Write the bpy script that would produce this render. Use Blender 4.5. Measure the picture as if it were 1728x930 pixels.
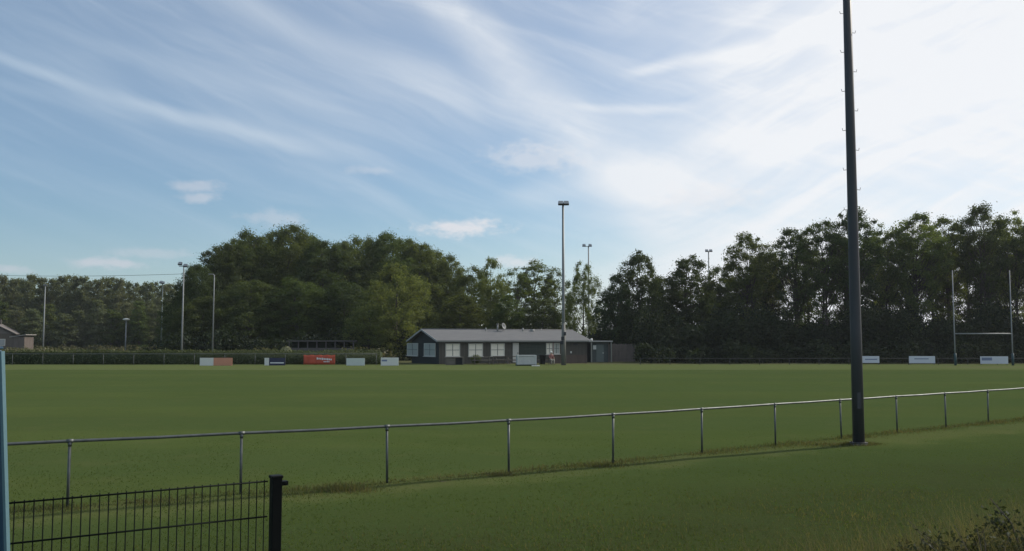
import bpy, bmesh, math, random
import numpy as np
from mathutils import Vector, Matrix
R = math.radians
for o in list(bpy.data.objects): bpy.data.objects.remove(o)
scene = bpy.context.scene
COL = scene.collection
random.seed(7)

# ------------------------------------------------------------------ camera
CAMZ = 2.7
F = 1550.0
PITCH = math.atan(111.0/F)
cam = bpy.data.cameras.new('camera'); camo = bpy.data.objects.new('camera', cam); COL.objects.link(camo)
cam.sensor_width = 36; cam.lens = 36*F/1728; cam.clip_start = .05; cam.clip_end = 6000
camo.location = (0, 0, CAMZ); camo.rotation_euler = (math.pi/2+PITCH, 0, 0)
scene.camera = camo

# ------------------------------------------------------------------ sky, sun, exposure
SUN_EL = R(36); SUN_AZ = R(59)          # azimuth from +Y towards +X
world = bpy.data.worlds.new("World"); scene.world = world; world.use_nodes = True
nt = world.node_tree; nt.nodes.clear()
class NB:
    def __init__(s, nt): s.nt = nt
    def n(s, t, **k):
        x = s.nt.nodes.new(t)
        for a, b in k.items(): setattr(x, a, b)
        return x
    def put(s, sock, v):
        if isinstance(v, bpy.types.NodeSocket): s.nt.links.new(v, sock)
        elif isinstance(v, bpy.types.Node): s.nt.links.new(v.outputs[0], sock)
        elif v is not None: sock.default_value = v
    def m(s, op, a, b=None, c=None, clamp=False):
        x = s.n('ShaderNodeMath', operation=op, use_clamp=clamp)
        s.put(x.inputs[0], a); s.put(x.inputs[1], b) if b is not None else None
        if c is not None: s.put(x.inputs[2], c)
        return x.outputs[0]
    def ss(s, v, lo, hi, a=0., b=1.):      # smoothstep
        x = s.n('ShaderNodeMapRange', interpolation_type='SMOOTHSTEP')
        for i, q in enumerate((v, lo, hi, a, b)): s.put(x.inputs[i], q)
        return x.outputs[0]
    def xyz(s, x, y, z=0.):
        c = s.n('ShaderNodeCombineXYZ'); s.put(c.inputs[0], x); s.put(c.inputs[1], y); s.put(c.inputs[2], z); return c.outputs[0]
    def noise(s, vec, scale, detail=4., rough=.55, dist=0.):
        x = s.n('ShaderNodeTexNoise'); s.put(x.inputs['Vector'], vec)
        x.inputs['Scale'].default_value = scale; x.inputs['Detail'].default_value = detail
        x.inputs['Roughness'].default_value = rough; x.inputs['Distortion'].default_value = dist
        return x.outputs[0]
    def mix(s, f, a, b, mode='MIX'):
        x = s.n('ShaderNodeMix', data_type='RGBA', blend_type=mode)
        s.put(x.inputs[0], f); s.put(x.inputs[6], a); s.put(x.inputs[7], b); return x.outputs[2]
w = NB(nt)
sky = w.n('ShaderNodeTexSky', sky_type='NISHITA', sun_disc=False)
sky.sun_elevation = SUN_EL; sky.sun_rotation = SUN_AZ; sky.air_density = 1.0; sky.dust_density = .6; sky.ozone_density = 1.0
tc = w.n('ShaderNodeTexCoord')
sep = w.n('ShaderNodeSeparateXYZ'); w.put(sep.inputs[0], tc.outputs['Generated'])
U = w.m('ARCTAN2', sep.outputs[0], sep.outputs[1]); V = w.m('ARCSINE', sep.outputs[2])
def ang(px, py):
    x = (px-864)/F; z = (576-py)/F
    return math.atan2(x, 1), math.atan2(z, math.hypot(1, x))
# warp so that the streaks bend
wn = w.n('ShaderNodeTexNoise'); w.put(wn.inputs['Vector'], w.xyz(U, V)); wn.inputs['Scale'].default_value = 3.5; wn.inputs['Detail'].default_value = 3
ws = w.n('ShaderNodeSeparateColor'); w.put(ws.inputs[0], wn.outputs['Color'])
Uw = w.m('MULTIPLY_ADD', w.m('SUBTRACT', ws.outputs[0], .5), .07, U)
Vw = w.m('MULTIPLY_ADD', w.m('SUBTRACT', ws.outputs[1], .5), .055, V)
def rot(a, su, sv, seed):
    c, s_ = math.cos(a), math.sin(a)
    x = w.m('ADD', w.m('MULTIPLY', Uw, c), w.m('MULTIPLY', Vw, s_))
    y = w.m('ADD', w.m('MULTIPLY', Uw, -s_), w.m('MULTIPLY', Vw, c))
    return w.xyz(w.m('MULTIPLY', x, su), w.m('MULTIPLY', y, sv), seed)
def band(p0, p1, w0, w1):
    """soft streak between two directions, width w0 -> w1 (radians)"""
    a, b = Vector(ang(*p0)), Vector(ang(*p1)); d = b-a; L = d.length; d /= L
    x = w.m('SUBTRACT', Uw, a.x); y = w.m('SUBTRACT', Vw, a.y)
    t = w.m('DIVIDE', w.m('ADD', w.m('MULTIPLY', x, d.x), w.m('MULTIPLY', y, d.y)), L)
    q = w.m('ABSOLUTE', w.m('ADD', w.m('MULTIPLY', x, -d.y), w.m('MULTIPLY', y, d.x)))
    wid = w.m('MULTIPLY_ADD', t, w1-w0, w0)
    side = w.ss(w.m('DIVIDE', q, w.m('MAXIMUM', wid, .002)), 1., .0)
    ends = w.m('MULTIPLY', w.ss(t, -.2, .15), w.ss(t, 1.2, .85))
    return w.m('MULTIPLY', side, ends)
st1 = w.noise(rot(R(-17), 3.4, 30., 0.), 1., 6., .55, .4)
st2 = w.noise(rot(R(-28), 3.0, 22., 5.), 1., 5., .55, .6)
st3 = w.noise(rot(R(14), 3.2, 17., 9.), 1., 5., .55, .5)
st4 = w.noise(rot(R(-22), 5., 62., 3.), 1., 5., .6, .3)
st5 = w.noise(rot(R(24), 4., 34., 13.), 1., 6., .6, .6)
big = w.noise(w.xyz(Uw, Vw, 2.), 4.5, 4., .5, .3)
fine = w.noise(w.xyz(Uw, Vw, 4.), 14., 6., .6, .5)
def mul(*a):
    r = a[0]
    for x in a[1:]: r = w.m('MULTIPLY', r, x)
    return r
def add(*a):
    r = a[0]
    for x in a[1:]: r = w.m('ADD', r, x)
    return r
cir = add(mul(w.ss(st1, .42, .74), .55), mul(w.ss(st2, .45, .8), .40), mul(w.ss(st4, .48, .75), .28))
hiV = w.ss(V, .03, .16)
cir = mul(cir, w.m('MULTIPLY_ADD', hiV, .8, .2))
upper = mul(w.ss(V, .12, .28), .20)
veil = w.ss(w.m('MULTIPLY_ADD', w.m('SUBTRACT', big, .5), .26, w.m('MULTIPLY_ADD', V, -.25, U)), -.04, .30)
veil = mul(veil, w.m('MULTIPLY_ADD', w.ss(add(mul(st3, .6), mul(st5, .4)), .36, .62), .46, .62))
def hole(px, py, rx, ry, k):
    u0, v0 = ang(px, py); dx = w.m('DIVIDE', w.m('SUBTRACT', Uw, u0), rx/F); dy = w.m('DIVIDE', w.m('SUBTRACT', Vw, v0), ry/F)
    return mul(w.ss(w.m('SQRT', add(w.m('MULTIPLY', dx, dx), w.m('MULTIPLY', dy, dy))), 1.3, .2), k)
veil = mul(veil, w.m('SUBTRACT', 1., add(hole(1060, 170, 190, 105, .62), hole(1235, 270, 90, 35, .35), hole(960, 420, 150, 60, .45))))
bands = add(mul(band((720, -20), (1100, 330), .04, .06), .62, w.m('MULTIPLY_ADD', fine, 1.2, .2)),
            mul(band((860, 330), (1330, 250), .02, .05), .3),
            mul(band((1080, 118), (1270, 80), .008, .016), .40), mul(band((980, 182), (1180, 182), .006, .010), .30),
            mul(band((-60, 120), (620, 250), .008, .028), .20, w.m('MULTIPLY_ADD', st1, 1.2, .2)),
            mul(band((60, 30), (560, 190), .008, .028), .24, w.m('MULTIPLY_ADD', st1, 1.2, .2)),
            mul(band((330, -20), (800, 170), .02, .04), .28),
            mul(band((-100, 60), (480, 240), .008, .012), .28))
haze_h = mul(w.ss(V, .14, .0), .22)
thin = add(mul(cir, .31), mul(veil, .95), mul(bands, .72), haze_h, upper, .05)
thin = w.m('MINIMUM', thin, .96)
def puff(px, py, rx, ry, k, seed):
    u0, v0 = ang(px, py)
    nz = w.noise(w.xyz(U, w.m('MULTIPLY', V, 1.8), seed), 48., 6., .62)
    dx = w.m('DIVIDE', w.m('SUBTRACT', U, u0), rx/F); dy = w.m('DIVIDE', w.m('SUBTRACT', V, v0), ry/F)
    d = w.m('SQRT', add(w.m('MULTIPLY', dx, dx), w.m('MULTIPLY', dy, dy)))
    d = w.m('MULTIPLY_ADD', w.m('SUBTRACT', nz, .5), 2.6, d)
    return mul(w.ss(d, 1.35, .15), k)
pf = [puff(778, 384, 74, 15, .85, 1.), puff(325, 312, 44, 11, .42, 2.), puff(335, 332, 32, 9, .45, 12.), puff(175, 444, 58, 9, .62, 3.), puff(250, 426, 60, 9, .3, 4.),
      puff(465, 368, 55, 14, .32, 5.), puff(868, 442, 40, 12, .6, 6.), puff(905, 262, 85, 26, .45, 7.), puff(1200, 330, 90, 24, .4, 8.),
      puff(10, 455, 30, 7, .5, 9.), puff(620, 285, 40, 8, .25, 10.)]
puffs = pf[0]
for p in pf[1:]: puffs = w.m('MAXIMUM', puffs, p)
# radiance of clouds relative to the (physically bright) sky; whiter and brighter towards the sun
sd = (math.sin(SUN_AZ)*math.cos(SUN_EL), math.cos(SUN_AZ)*math.cos(SUN_EL), math.sin(SUN_EL))
dot = w.n('ShaderNodeVectorMath', operation='DOT_PRODUCT'); w.put(dot.inputs[0], tc.outputs['Generated']); dot.inputs[1].default_value = sd
near = w.ss(dot.outputs['Value'], .0, .76)
ccol = w.mix(near, (5.7, 7.2, 8.7, 1), (10.7, 10.9, 11.2, 1))
scol = w.mix(1.0, sky.outputs[0], (.93, 1.12, 1.25, 1), 'MULTIPLY')
c1 = w.mix(thin, scol, ccol)
c2 = w.mix(puffs, c1, w.mix(near, (7.2, 7.4, 8.2, 1), (10.6, 10.4, 10.5, 1)))
bg = w.n('ShaderNodeBackground'); w.put(bg.inputs[0], c2); bg.inputs[1].default_value = .085
wo = w.n('ShaderNodeOutputWorld'); nt.links.new(bg.outputs[0], wo.inputs[0])

sl = bpy.data.lights.new('sun', 'SUN'); sl.energy = 3.6; sl.angle = R(.6); sl.color = (1, .93, .82)
so = bpy.data.objects.new('sun', sl); COL.objects.link(so)
so.rotation_euler = Vector(sd).to_track_quat('Z', 'Y').to_euler()
vs = scene.view_settings; scene.display_settings.display_device = 'sRGB'
vs.view_transform = 'Standard'; vs.look = 'None'; vs.exposure = 0; vs.gamma = 1; vs.use_curve_mapping = False

# ------------------------------------------------------------------ helpers
def sm(a, b, t):
    t = min(1, max(0, (t-a)/(b-a))); return t*t*(3-2*t)
def g(x, y):
    """height of the ground"""
    return .42*sm(30, 82, y) + 1.1*(1-sm(.8, 5.6, y)) + .35*sm(3.2, 5.4, x)*(1-sm(5.5, 10.5, y))
def at(px, Y, z=None, py=None):
    """world point at depth Y measured off the photograph's ground plan"""
    dz = 465-(py if py is not None else 576)
    yy = F*math.cos(PITCH)-dz*math.sin(PITCH); zz = F*math.sin(PITCH)+dz*math.cos(PITCH)
    x = (px-864)/yy*Y
    if py is not None: return Vector((x, Y, CAMZ+zz/yy*Y))
    return Vector((x, Y, g(x, Y) if z is None else z))
def zof(py, Y): return at(864, Y, py=py).z

def mat(name, col, rough=.7, metal=0, noise=None, bump=0., spec=.5, vec='Object', stretch=(1, 1, 1)):
    """noise = (scale, colour2, contrast)"""
    m = bpy.data.materials.new(name); m.use_nodes = True
    b = NB(m.node_tree); p = m.node_tree.nodes['Principled BSDF']
    p.inputs['Base Color'].default_value = (*col, 1); p.inputs['Roughness'].default_value = rough; p.inputs['Metallic'].default_value = metal
    p.inputs['Specular IOR Level'].default_value = spec
    if noise:
        t = b.n('ShaderNodeTexCoord'); mp = b.n('ShaderNodeMapping'); b.put(mp.inputs[0], t.outputs[vec]); mp.inputs['Scale'].default_value = stretch
        n = b.noise(mp.outputs[0], noise[0], 6., .6)
        f = b.ss(n, .5-.5/noise[2], .5+.5/noise[2])
        b.put(p.inputs['Base Color'], b.mix(f, (*col, 1), (*noise[1], 1)))
        b.put(p.inputs['Roughness'], b.m('MULTIPLY_ADD', f, .12, rough-.06))
        if bump:
            bp = b.n('ShaderNodeBump'); b.put(bp.inputs['Height'], n); bp.inputs['Strength'].default_value = bump; b.put(p.inputs['Normal'], bp.outputs[0])
    return m
def leafmat(name, c1, c2, trans=.3, rnd=.25, scale=.35, lawn=False):
    m = bpy.data.materials.new(name); m.use_nodes = True; t = m.node_tree; t.nodes.clear(); b = NB(t)
    ge = b.n('ShaderNodeNewGeometry'); oi = b.n('ShaderNodeObjectInfo')
    ri = ge.outputs['Random Per Island']
    tcx = b.n('ShaderNodeTexCoord')
    nz = b.noise(tcx.outputs['Object'], scale, 3.)
    f = b.ss(b.m('ADD', b.m('MULTIPLY', ri, .45), b.m('MULTIPLY', nz, .9)), .35, 1.0)
    c = b.mix(f, (*c1, 1), (*c2, 1))
    hs = b.n('ShaderNodeHueSaturation'); b.put(hs.inputs['Color'], c)
    b.put(hs.inputs['Hue'], b.m('MULTIPLY_ADD', oi.outputs['Random'], .035, .482))
    b.put(hs.inputs['Value'], b.m('MULTIPLY_ADD', b.m('FRACT', b.m('MULTIPLY', oi.outputs['Random'], 17.3)), rnd*2, 1-rnd))
    d = b.n('ShaderNodeBsdfDiffuse'); tr = b.n('ShaderNodeBsdfTranslucent'); gl = b.n('ShaderNodeBsdfGlossy'); gl.inputs['Roughness'].default_value = .55
    b.put(d.inputs[0], hs.outputs[0])
    b.put(tr.inputs[0], b.mix(1., hs.outputs[0], (1.45, 1.4, .6, 1), 'MULTIPLY'))
    b.put(gl.inputs[0], (.9, .95, 1., 1))
    ms = b.n('ShaderNodeMixShader'); ms.inputs[0].default_value = trans; t.links.new(d.outputs[0], ms.inputs[1]); t.links.new(tr.outputs[0], ms.inputs[2])
    m2 = b.n('ShaderNodeMixShader'); m2.inputs[0].default_value = 0. if lawn else .012; t.links.new(ms.outputs[0], m2.inputs[1]); t.links.new(gl.outputs[0], m2.inputs[2])
    o = b.n('ShaderNodeOutputMaterial'); t.links.new(m2.outputs[0], o.inputs[0])
    return m

class MB:
    """collects shapes into one mesh"""
    def __init__(s): s.v = []; s.f = []; s.mi = []; s.cur = 0; s.sm = []; s.smooth = False
    def _add(s, vs, fs):
        o = len(s.v); s.v += [tuple(v) for v in vs]; s.f += [tuple(i+o for i in f) for f in fs]
        s.mi += [s.cur]*len(fs); s.sm += [s.smooth]*len(fs)
    def box(s, c, size, rz=0, M=None):
        hx, hy, hz = size[0]/2, size[1]/2, size[2]/2
        m = M or (Matrix.Translation(c) @ Matrix.Rotation(rz, 4, 'Z'))
        vs = [m @ Vector((x*hx, y*hy, z*hz)) for x, y, z in ((-1,-1,-1),(1,-1,-1),(1,1,-1),(-1,1,-1),(-1,-1,1),(1,-1,1),(1,1,1),(-1,1,1))]
        s._add(vs, [(0,3,2,1),(4,5,6,7),(0,1,5,4),(1,2,6,5),(2,3,7,6),(3,0,4,7)]); return s
    def tube(s, pts, rad, n=10, caps=True):
        pts = [Vector(p) for p in pts]
        if not hasattr(rad, '__len__'): rad = [rad]*len(pts)
        rings = []; vs = []; prev = None
        for i, p in enumerate(pts):
            d = (pts[min(i+1, len(pts)-1)]-pts[max(i-1, 0)]).normalized()
            a = prev if prev is not None else (Vector((1, 0, 0)) if abs(d.z) > .8 else Vector((0, 0, 1)))
            a = (a-d*a.dot(d)).normalized(); b = d.cross(a); prev = a
            for k in range(n):
                t = 2*math.pi*k/n; vs.append(p+(a*math.cos(t)+b*math.sin(t))*rad[i])
        fs = []
        for i in range(len(pts)-1):
            for k in range(n): fs.append((i*n+k, i*n+(k+1) % n, (i+1)*n+(k+1) % n, (i+1)*n+k))
        sv = s.smooth; s.smooth = n > 5
        s._add(vs, fs); s.smooth = False
        if caps:
            o = len(s.v)-len(vs)
            s.f += [tuple(o+k for k in reversed(range(n))), tuple(o+(len(pts)-1)*n+k for k in range(n))]; s.mi += [s.cur]*2; s.sm += [False]*2
        s.smooth = sv; return s
    def prism(s, poly, y0, y1, M):
        """poly in (x,z), extruded along local y"""
        n = len(poly); vs = [M @ Vector((x, y0, z)) for x, z in poly]+[M @ Vector((x, y1, z)) for x, z in poly]
        fs = [tuple(range(n)), tuple(range(2*n-1, n-1, -1))]+[(i, i+n, (i+1) % n+n, (i+1) % n) for i in range(n)]
        s._add(vs, fs); return s
    def build(s, name, mats, parent=None, bevel=0):
        me = bpy.data.meshes.new(name); me.from_pydata(s.v, [], s.f)
        for m in (mats if isinstance(mats, (list, tuple)) else [mats]): me.materials.append(m)
        me.polygons.foreach_set('material_index', s.mi); me.polygons.foreach_set('use_smooth', s.sm); me.update()
        bm = bmesh.new(); bm.from_mesh(me); bmesh.ops.recalc_face_normals(bm, faces=bm.faces); bm.to_mesh(me); bm.free()
        o = bpy.data.objects.new(name, me); COL.objects.link(o)
        if parent: o.parent = parent
        if bevel:
            b = o.modifiers.new('bevel', 'BEVEL'); b.width = bevel; b.segments = 2; b.limit_method = 'ANGLE'
        return o
def tag(o, label=None, cat=None, group=None, kind=None):
    for k, v in (('label', label), ('category', cat), ('group', group), ('kind', kind)):
        if v: o[k] = v
    return o
def empty(name, loc, rz=0, **k):
    o = bpy.data.objects.new(name, None); o.empty_display_size = .2; COL.objects.link(o); o.location = loc; o.rotation_euler = (0, 0, rz); return tag(o, **k)
def copy_tree(o, parent=None):
    c = o.copy(); COL.objects.link(c); c.parent = parent
    for ch in [x for x in bpy.data.objects if x.parent == o]: copy_tree(ch, c)
    return c
def cards(name, P, N, size, mat_, parent=None, aspect=.62, core=None, rng=None):
    """leaf-shaped faces at P (n,3) with normals N (n,3)"""
    rng = rng or np.random.default_rng(1)
    n = len(P); N = N/np.linalg.norm(N, axis=1, keepdims=True)
    r = rng.normal(size=(n, 3)); A = np.cross(N, r); A /= np.linalg.norm(A, axis=1, keepdims=True)+1e-9
    B = np.cross(N, A); s_ = np.asarray(size).reshape(-1, 1) * np.ones((n, 1))
    V_ = np.stack([P-A*s_*.5, P+B*s_*.5*aspect+A*s_*.06, P+A*s_*.5, P-B*s_*.5*aspect+A*s_*.06], 1).reshape(-1, 3)
    cv, cf = (core.v, core.f) if core else ([], [])
    nv = len(V_)+len(cv)
    me = bpy.data.meshes.new(name); me.vertices.add(nv)
    allv = np.vstack([V_, np.array(cv, dtype=float)]) if len(cv) else V_
    me.vertices.foreach_set('co', allv.astype(np.float32).ravel())
    starts = list(range(0, 4*n, 4)); idx = np.arange(4*n)
    if len(cf):
        ex = []; p = 4*n
        for f in cf: starts.append(p); ex += [i+4*n for i in f]; p += len(f)
        idx = np.concatenate([idx, np.array(ex)])
    me.loops.add(len(idx)); me.loops.foreach_set('vertex_index', idx.astype(np.int32))
    me.polygons.add(len(starts)); me.polygons.foreach_set('loop_start', np.array(starts, dtype=np.int32))
    me.update(calc_edges=True); me.validate()
    me.materials.append(mat_)
    o = bpy.data.objects.new(name, me); COL.objects.link(o)
    if parent: o.parent = parent
    return o
def blades(name, P, h, lean, wid, mat_, rng):
    """thin grass blades (2 segments) rooted at P"""
    n = len(P); a = rng.uniform(0, 2*np.pi, n); d = np.stack([np.cos(a), np.sin(a), np.zeros(n)], 1)
    b = rng.uniform(0, 2*np.pi, n); s_ = np.stack([np.cos(b), np.sin(b), np.zeros(n)], 1)*wid.reshape(-1, 1)/2
    up = np.array([0, 0, 1.]); h = h.reshape(-1, 1); L = lean.reshape(-1, 1)
    mid = P+up*h*.55+d*h*L*.3; top = P+up*h*(1-.25*L)+d*h*L
    V_ = np.stack([P-s_, P+s_, mid+s_*.7, top, mid-s_*.7], 1).reshape(-1, 3)
    me = bpy.data.meshes.new(name); me.vertices.add(5*n); me.vertices.foreach_set('co', V_.astype(np.float32).ravel())
    b_ = np.arange(n)[:, None]*5
    me.loops.add(7*n); me.loops.foreach_set('vertex_index', (b_+np.array([[0, 1, 2, 4, 4, 2, 3]])).astype(np.int32).ravel())
    me.polygons.add(2*n); me.polygons.foreach_set('loop_start', (np.arange(n)[:, None]*7+np.array([[0, 4]])).astype(np.int32).ravel())
    me.update(calc_edges=True); me.materials.append(mat_)
    o = bpy.data.objects.new(name, me); COL.objects.link(o); return o

# ------------------------------------------------------------------ materials
galv = mat('galvanised', (.13, .14, .14), .5, .5, (6, (.08, .088, .088), 1.6), spec=.4)
galv_pole = mat('weathered pole', (.046, .048, .055), .55, .0, (3, (.030, .031, .036), 1.4), stretch=(1, 1, .15))
grey_pole = mat('pale grey pole', (.26, .275, .275), .6, .1, (4, (.20, .21, .21), 1.5))
black_pw = mat('black powder coat', (.004, .005, .005), .6, spec=.15)
green_wire = mat('dark green wire', (.004, .007, .005), .7, spec=.1)
blue_paint = mat('blue paint', (.012, .045, .085), .4, 0, (9, (.018, .058, .10), 1.5))
white_p = mat('white paint', (.68, .69, .68), .55, 0, (5, (.55, .56, .55), 1.4))
dark_metal = mat('dark lamp housing', (.02, .022, .028), .5)
lens_glass = mat('lamp glass', (.3, .32, .34), .15)
bark = mat('bark', (.075, .06, .045), .9, 0, (8, (.035, .03, .024), 1.6), .5)
bark_pale = mat('pale bark', (.14, .125, .10), .9, 0, (8, (.06, .052, .042), 1.6), .5)
L_dark = leafmat('leaves dark', (.036, .055, .022), (.080, .108, .034), .40, .15)
L_mid = leafmat('leaves mid', (.052, .076, .026), (.112, .142, .042), .45, .15)
L_light = leafmat('leaves light', (.075, .102, .032), (.15, .18, .06), .5, .12)
L_far = leafmat('leaves far', (.085, .105, .06), (.15, .165, .09), .4, .12)
L_hedge = leafmat('hedge leaves', (.04, .055, .02), (.10, .115, .05), .25, .1)
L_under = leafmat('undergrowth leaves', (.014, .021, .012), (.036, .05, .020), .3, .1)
L_meadow = leafmat('meadow weeds', (.06, .07, .03), (.16, .15, .085), .25, .1, .12)
L_bramble = leafmat('bramble leaves', (.018, .024, .012), (.045, .055, .024), .25, .15, 2.)
G_short = leafmat('mown grass blades', (.060, .088, .028), (.080, .106, .036), .46, .02, .3, True)
G_long = leafmat('long grass blades', (.066, .080, .036), (.118, .108, .066), .42, .02, .5, True)
G_straw = leafmat('dry grass stems', (.085, .080, .050), (.17, .15, .105), .4, .05, 1., True)

def ground_material():
    m = bpy.data.materials.new('grass ground'); m.use_nodes = True; b = NB(m.node_tree); p = m.node_tree.nodes['Principled BSDF']
    t = b.n('ShaderNodeTexCoord'); P = t.outputs['Object']; s = b.n('ShaderNodeSeparateXYZ'); b.put(s.inputs[0], P); X, Y = s.outputs[0], s.outputs[1]
    n_big = b.noise(P, .09, 4., .6, .3); n_mid = b.noise(P, .7, 5., .6); n_fin = b.noise(P, 9., 5., .7); n_vf = b.noise(P, 45., 3., .7)
    stz = b.noise(b.xyz(b.m('MULTIPLY', X, .02), b.m('MULTIPLY', Y, .22)), 1., 4., .55, .5)
    green = b.mix(b.ss(n_big, .35, .65), (.048, .071, .016, 1), (.062, .085, .021, 1))
    green = b.mix(b.ss(stz, .38, .62), green, (.053, .074, .018, 1))
    # mowing passes run along the pitch, slightly different in tone
    wob = b.m('MULTIPLY_ADD', b.noise(P, .05, 2.), 1.2, Y)
    mow = b.ss(b.m('SINE', b.m('MULTIPLY', wob, 2*math.pi/9.6)), -.25, .25)
    green = b.mix(b.m('MULTIPLY', mow, .42), green, (.042, .067, .019, 1))
    # patches of drier grass
    dry = b.mix(b.ss(n_mid, .5, .75, 0., .5), green, (.072, .083, .027, 1))
    # signed distance from the near fence (negative = camera side)
    d = b.m('SUBTRACT', Y, b.m('MULTIPLY_ADD', X, .64, 19.3))
    dn = b.m('MULTIPLY_ADD', b.m('SUBTRACT', n_mid, .5), 3.5, d)
    verge = b.m('MULTIPLY', b.ss(dn, -1.9, -.6), b.ss(dn, .9, .0))
    col = b.mix(b.m('MULTIPLY', verge, .35), dry, (.10, .10, .038, 1))
    rough_zone = b.ss(b.m('MULTIPLY_ADD', b.m('SUBTRACT', n_big, .5), 9., dn), -2.8, -8.0)
    rcol = b.mix(b.ss(n_fin, .35, .65), (.026, .032, .010, 1), (.045, .042, .018, 1))
    col = b.mix(b.m('MULTIPLY', rough_zone, .95), col, rcol)
    side = b.ss(dn, -.8, -2.6)
    col = b.mix(b.m('MULTIPLY', side, b.m('MULTIPLY_ADD', n_mid, .5, .35)), col, (.034, .052, .012, 1))
    # beyond the far touch line: paler, yellower
    far = b.ss(b.m('MULTIPLY_ADD', b.m('SUBTRACT', n_mid, .5), 2., Y), 74., 76.)
    col = b.mix(b.m('MULTIPLY', far, .5), col, (.12, .135, .05, 1))
    # worn goal area before the rugby posts and clover patches
    wr = b.m('SQRT', b.m('ADD', b.m('POWER', b.m('DIVIDE', b.m('SUBTRACT', X, 44.), 9.), 2.), b.m('POWER', b.m('DIVIDE', b.m('SUBTRACT', Y, 82.), 5.), 2.)))
    col = b.mix(b.m('MULTIPLY', b.ss(b.m('MULTIPLY_ADD', b.m('SUBTRACT', n_mid, .5), 1.4, wr), 1.1, .4), .4), col, (.11, .105, .055, 1))
    clo = b.noise(P, 2.6, 3., .7, .4)
    col = b.mix(b.m('MULTIPLY', b.ss(clo, .56, .68), .35), col, (.036, .070, .020, 1))
    bare = b.noise(P, 1.7, 6., .75, .2)
    col = b.mix(b.m('MULTIPLY', b.m('MULTIPLY', b.ss(bare, .62, .70), verge), .7), col, (.085, .068, .045, 1))
    out = b.ss(Y, 90., 93.)
    col = b.mix(out, col, b.mix(n_mid, (.05, .06, .025, 1), (.11, .10, .05, 1)))
    col = b.mix(b.ss(n_vf, .2, .8), b.mix(1., col, (.66, .70, .62, 1), 'MULTIPLY'), b.mix(1., col, (1.22, 1.2, 1.25, 1), 'MULTIPLY'))
    b.put(p.inputs['Base Color'], col); p.inputs['Roughness'].default_value = .9; p.inputs['Specular IOR Level'].default_value = 0.
    p.inputs['Sheen Weight'].default_value = .05; p.inputs['Sheen Roughness'].default_value = .45; p.inputs['Sheen Tint'].default_value = (.80, .92, .6, 1)
    bp = b.n('ShaderNodeBump'); b.put(bp.inputs['Height'], b.m('ADD', n_vf, b.m('MULTIPLY', n_fin, .8))); bp.inputs['Strength'].default_value = .5; bp.inputs['Distance'].default_value = .03
    b.put(p.inputs['Normal'], bp.outputs[0]); return m

# ------------------------------------------------------------------ ground
ys = np.concatenate([np.array([-3000, -800, -200, -60, -20, -8, -3]), np.arange(-1, 14, .25), np.arange(14, 36, .6), np.arange(36, 100, 2), np.arange(100, 260, 10), np.array([260, 400, 800, 1600, 4000])])
xs = np.concatenate([-np.array([4000, 1600, 700, 300, 180])[:], np.arange(-140, -12, 4), np.arange(-12, 14, .4), np.arange(14, 141, 4), np.array([180, 300, 700, 1600, 4000])])
gr = np.random.default_rng(5); m = MB()
for y in ys:
    for x in xs: m.v.append((x, y, g(x, y)+.012*math.sin(x*1.3+.7*y)*math.cos(y*.9)))
nx = len(xs)
for j in range(len(ys)-1):
    for i in range(nx-1): m.f.append((j*nx+i, j*nx+i+1, (j+1)*nx+i+1, (j+1)*nx+i)); m.mi.append(0); m.sm.append(True)
tag(m.build('ground', ground_material()), kind='structure')
# painted far touch line and one line across
line_m = mat('worn pitch paint', (.16, .19, .10), .9, 0, (1.2, (.26, .28, .2), 1.3), vec='Object', spec=.1)
m = MB()
for x0 in np.arange(-75, 20, 5.):
    a = [(x0, 75.2), (x0+5, 75.2), (x0+5, 75.36), (x0, 75.36)]
    m._add([(x, y, g(x, y)+.02) for x, y in a], [(0, 1, 2, 3)])
tag(m.build('pitch_line', line_m), kind='structure')

# ------------------------------------------------------------------ air
m = MB(); m.box((0, 150, 20), (700, 560, 45)); hz_m = bpy.data.materials.new('haze'); hz_m.use_nodes = True; ht = hz_m.node_tree; ht.nodes.clear()
hv = ht.nodes.new('ShaderNodeVolumePrincipled'); hv.inputs['Density'].default_value = .00016; hv.inputs['Color'].default_value = (.86, .92, 1, 1); hv.inputs['Anisotropy'].default_value = .3
ho = ht.nodes.new('ShaderNodeOutputMaterial'); ht.links.new(hv.outputs[0], ho.inputs['Volume'])
tag(m.build('haze', hz_m), 'thin pale evening haze over the whole ground', 'haze', kind='stuff')
# ------------------------------------------------------------------ trees
def crown_points(rng, H, z0, Rr, prof, nclump, nleaf, cr, gaps=0.):
    t = rng.uniform(0, 1, nclump*4); r = np.array([prof(a) for a in t])
    keep = rng.uniform(0, 1, len(t)) < (r/ r.max())**1.2; t = t[keep][:nclump]; r = r[keep][:nclump]
    n = len(t); a = rng.uniform(0, 2*np.pi, n); q = rng.uniform(.18, 1, n)**.5
    lump = 1+.16*np.sin(a*3+t*5+rng.uniform(0, 6))+.10*np.sin(a*5-t*9+1.)
    C = np.stack([np.cos(a)*q*r*Rr*lump, np.sin(a)*q*r*Rr*lump, z0+t*(H-z0)], 1)
    rad = cr*rng.uniform(.55, 1.25, n)*(.75+.25*(1-t))
    D = rng.normal(size=(n, nleaf, 3)); D /= np.linalg.norm(D, axis=2, keepdims=True)
    rr = .25+np.abs(rng.normal(0, .42, (n, nleaf, 1)))
    off = D*rr*rad[:, None, None]; off[..., 2] *= .72
    P = (C[:, None, :]+off).reshape(-1, 3)
    N = (D+rng.normal(size=D.shape)*.75+np.array([0, 0, .35])).reshape(-1, 3)
    return C, P, N
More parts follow.
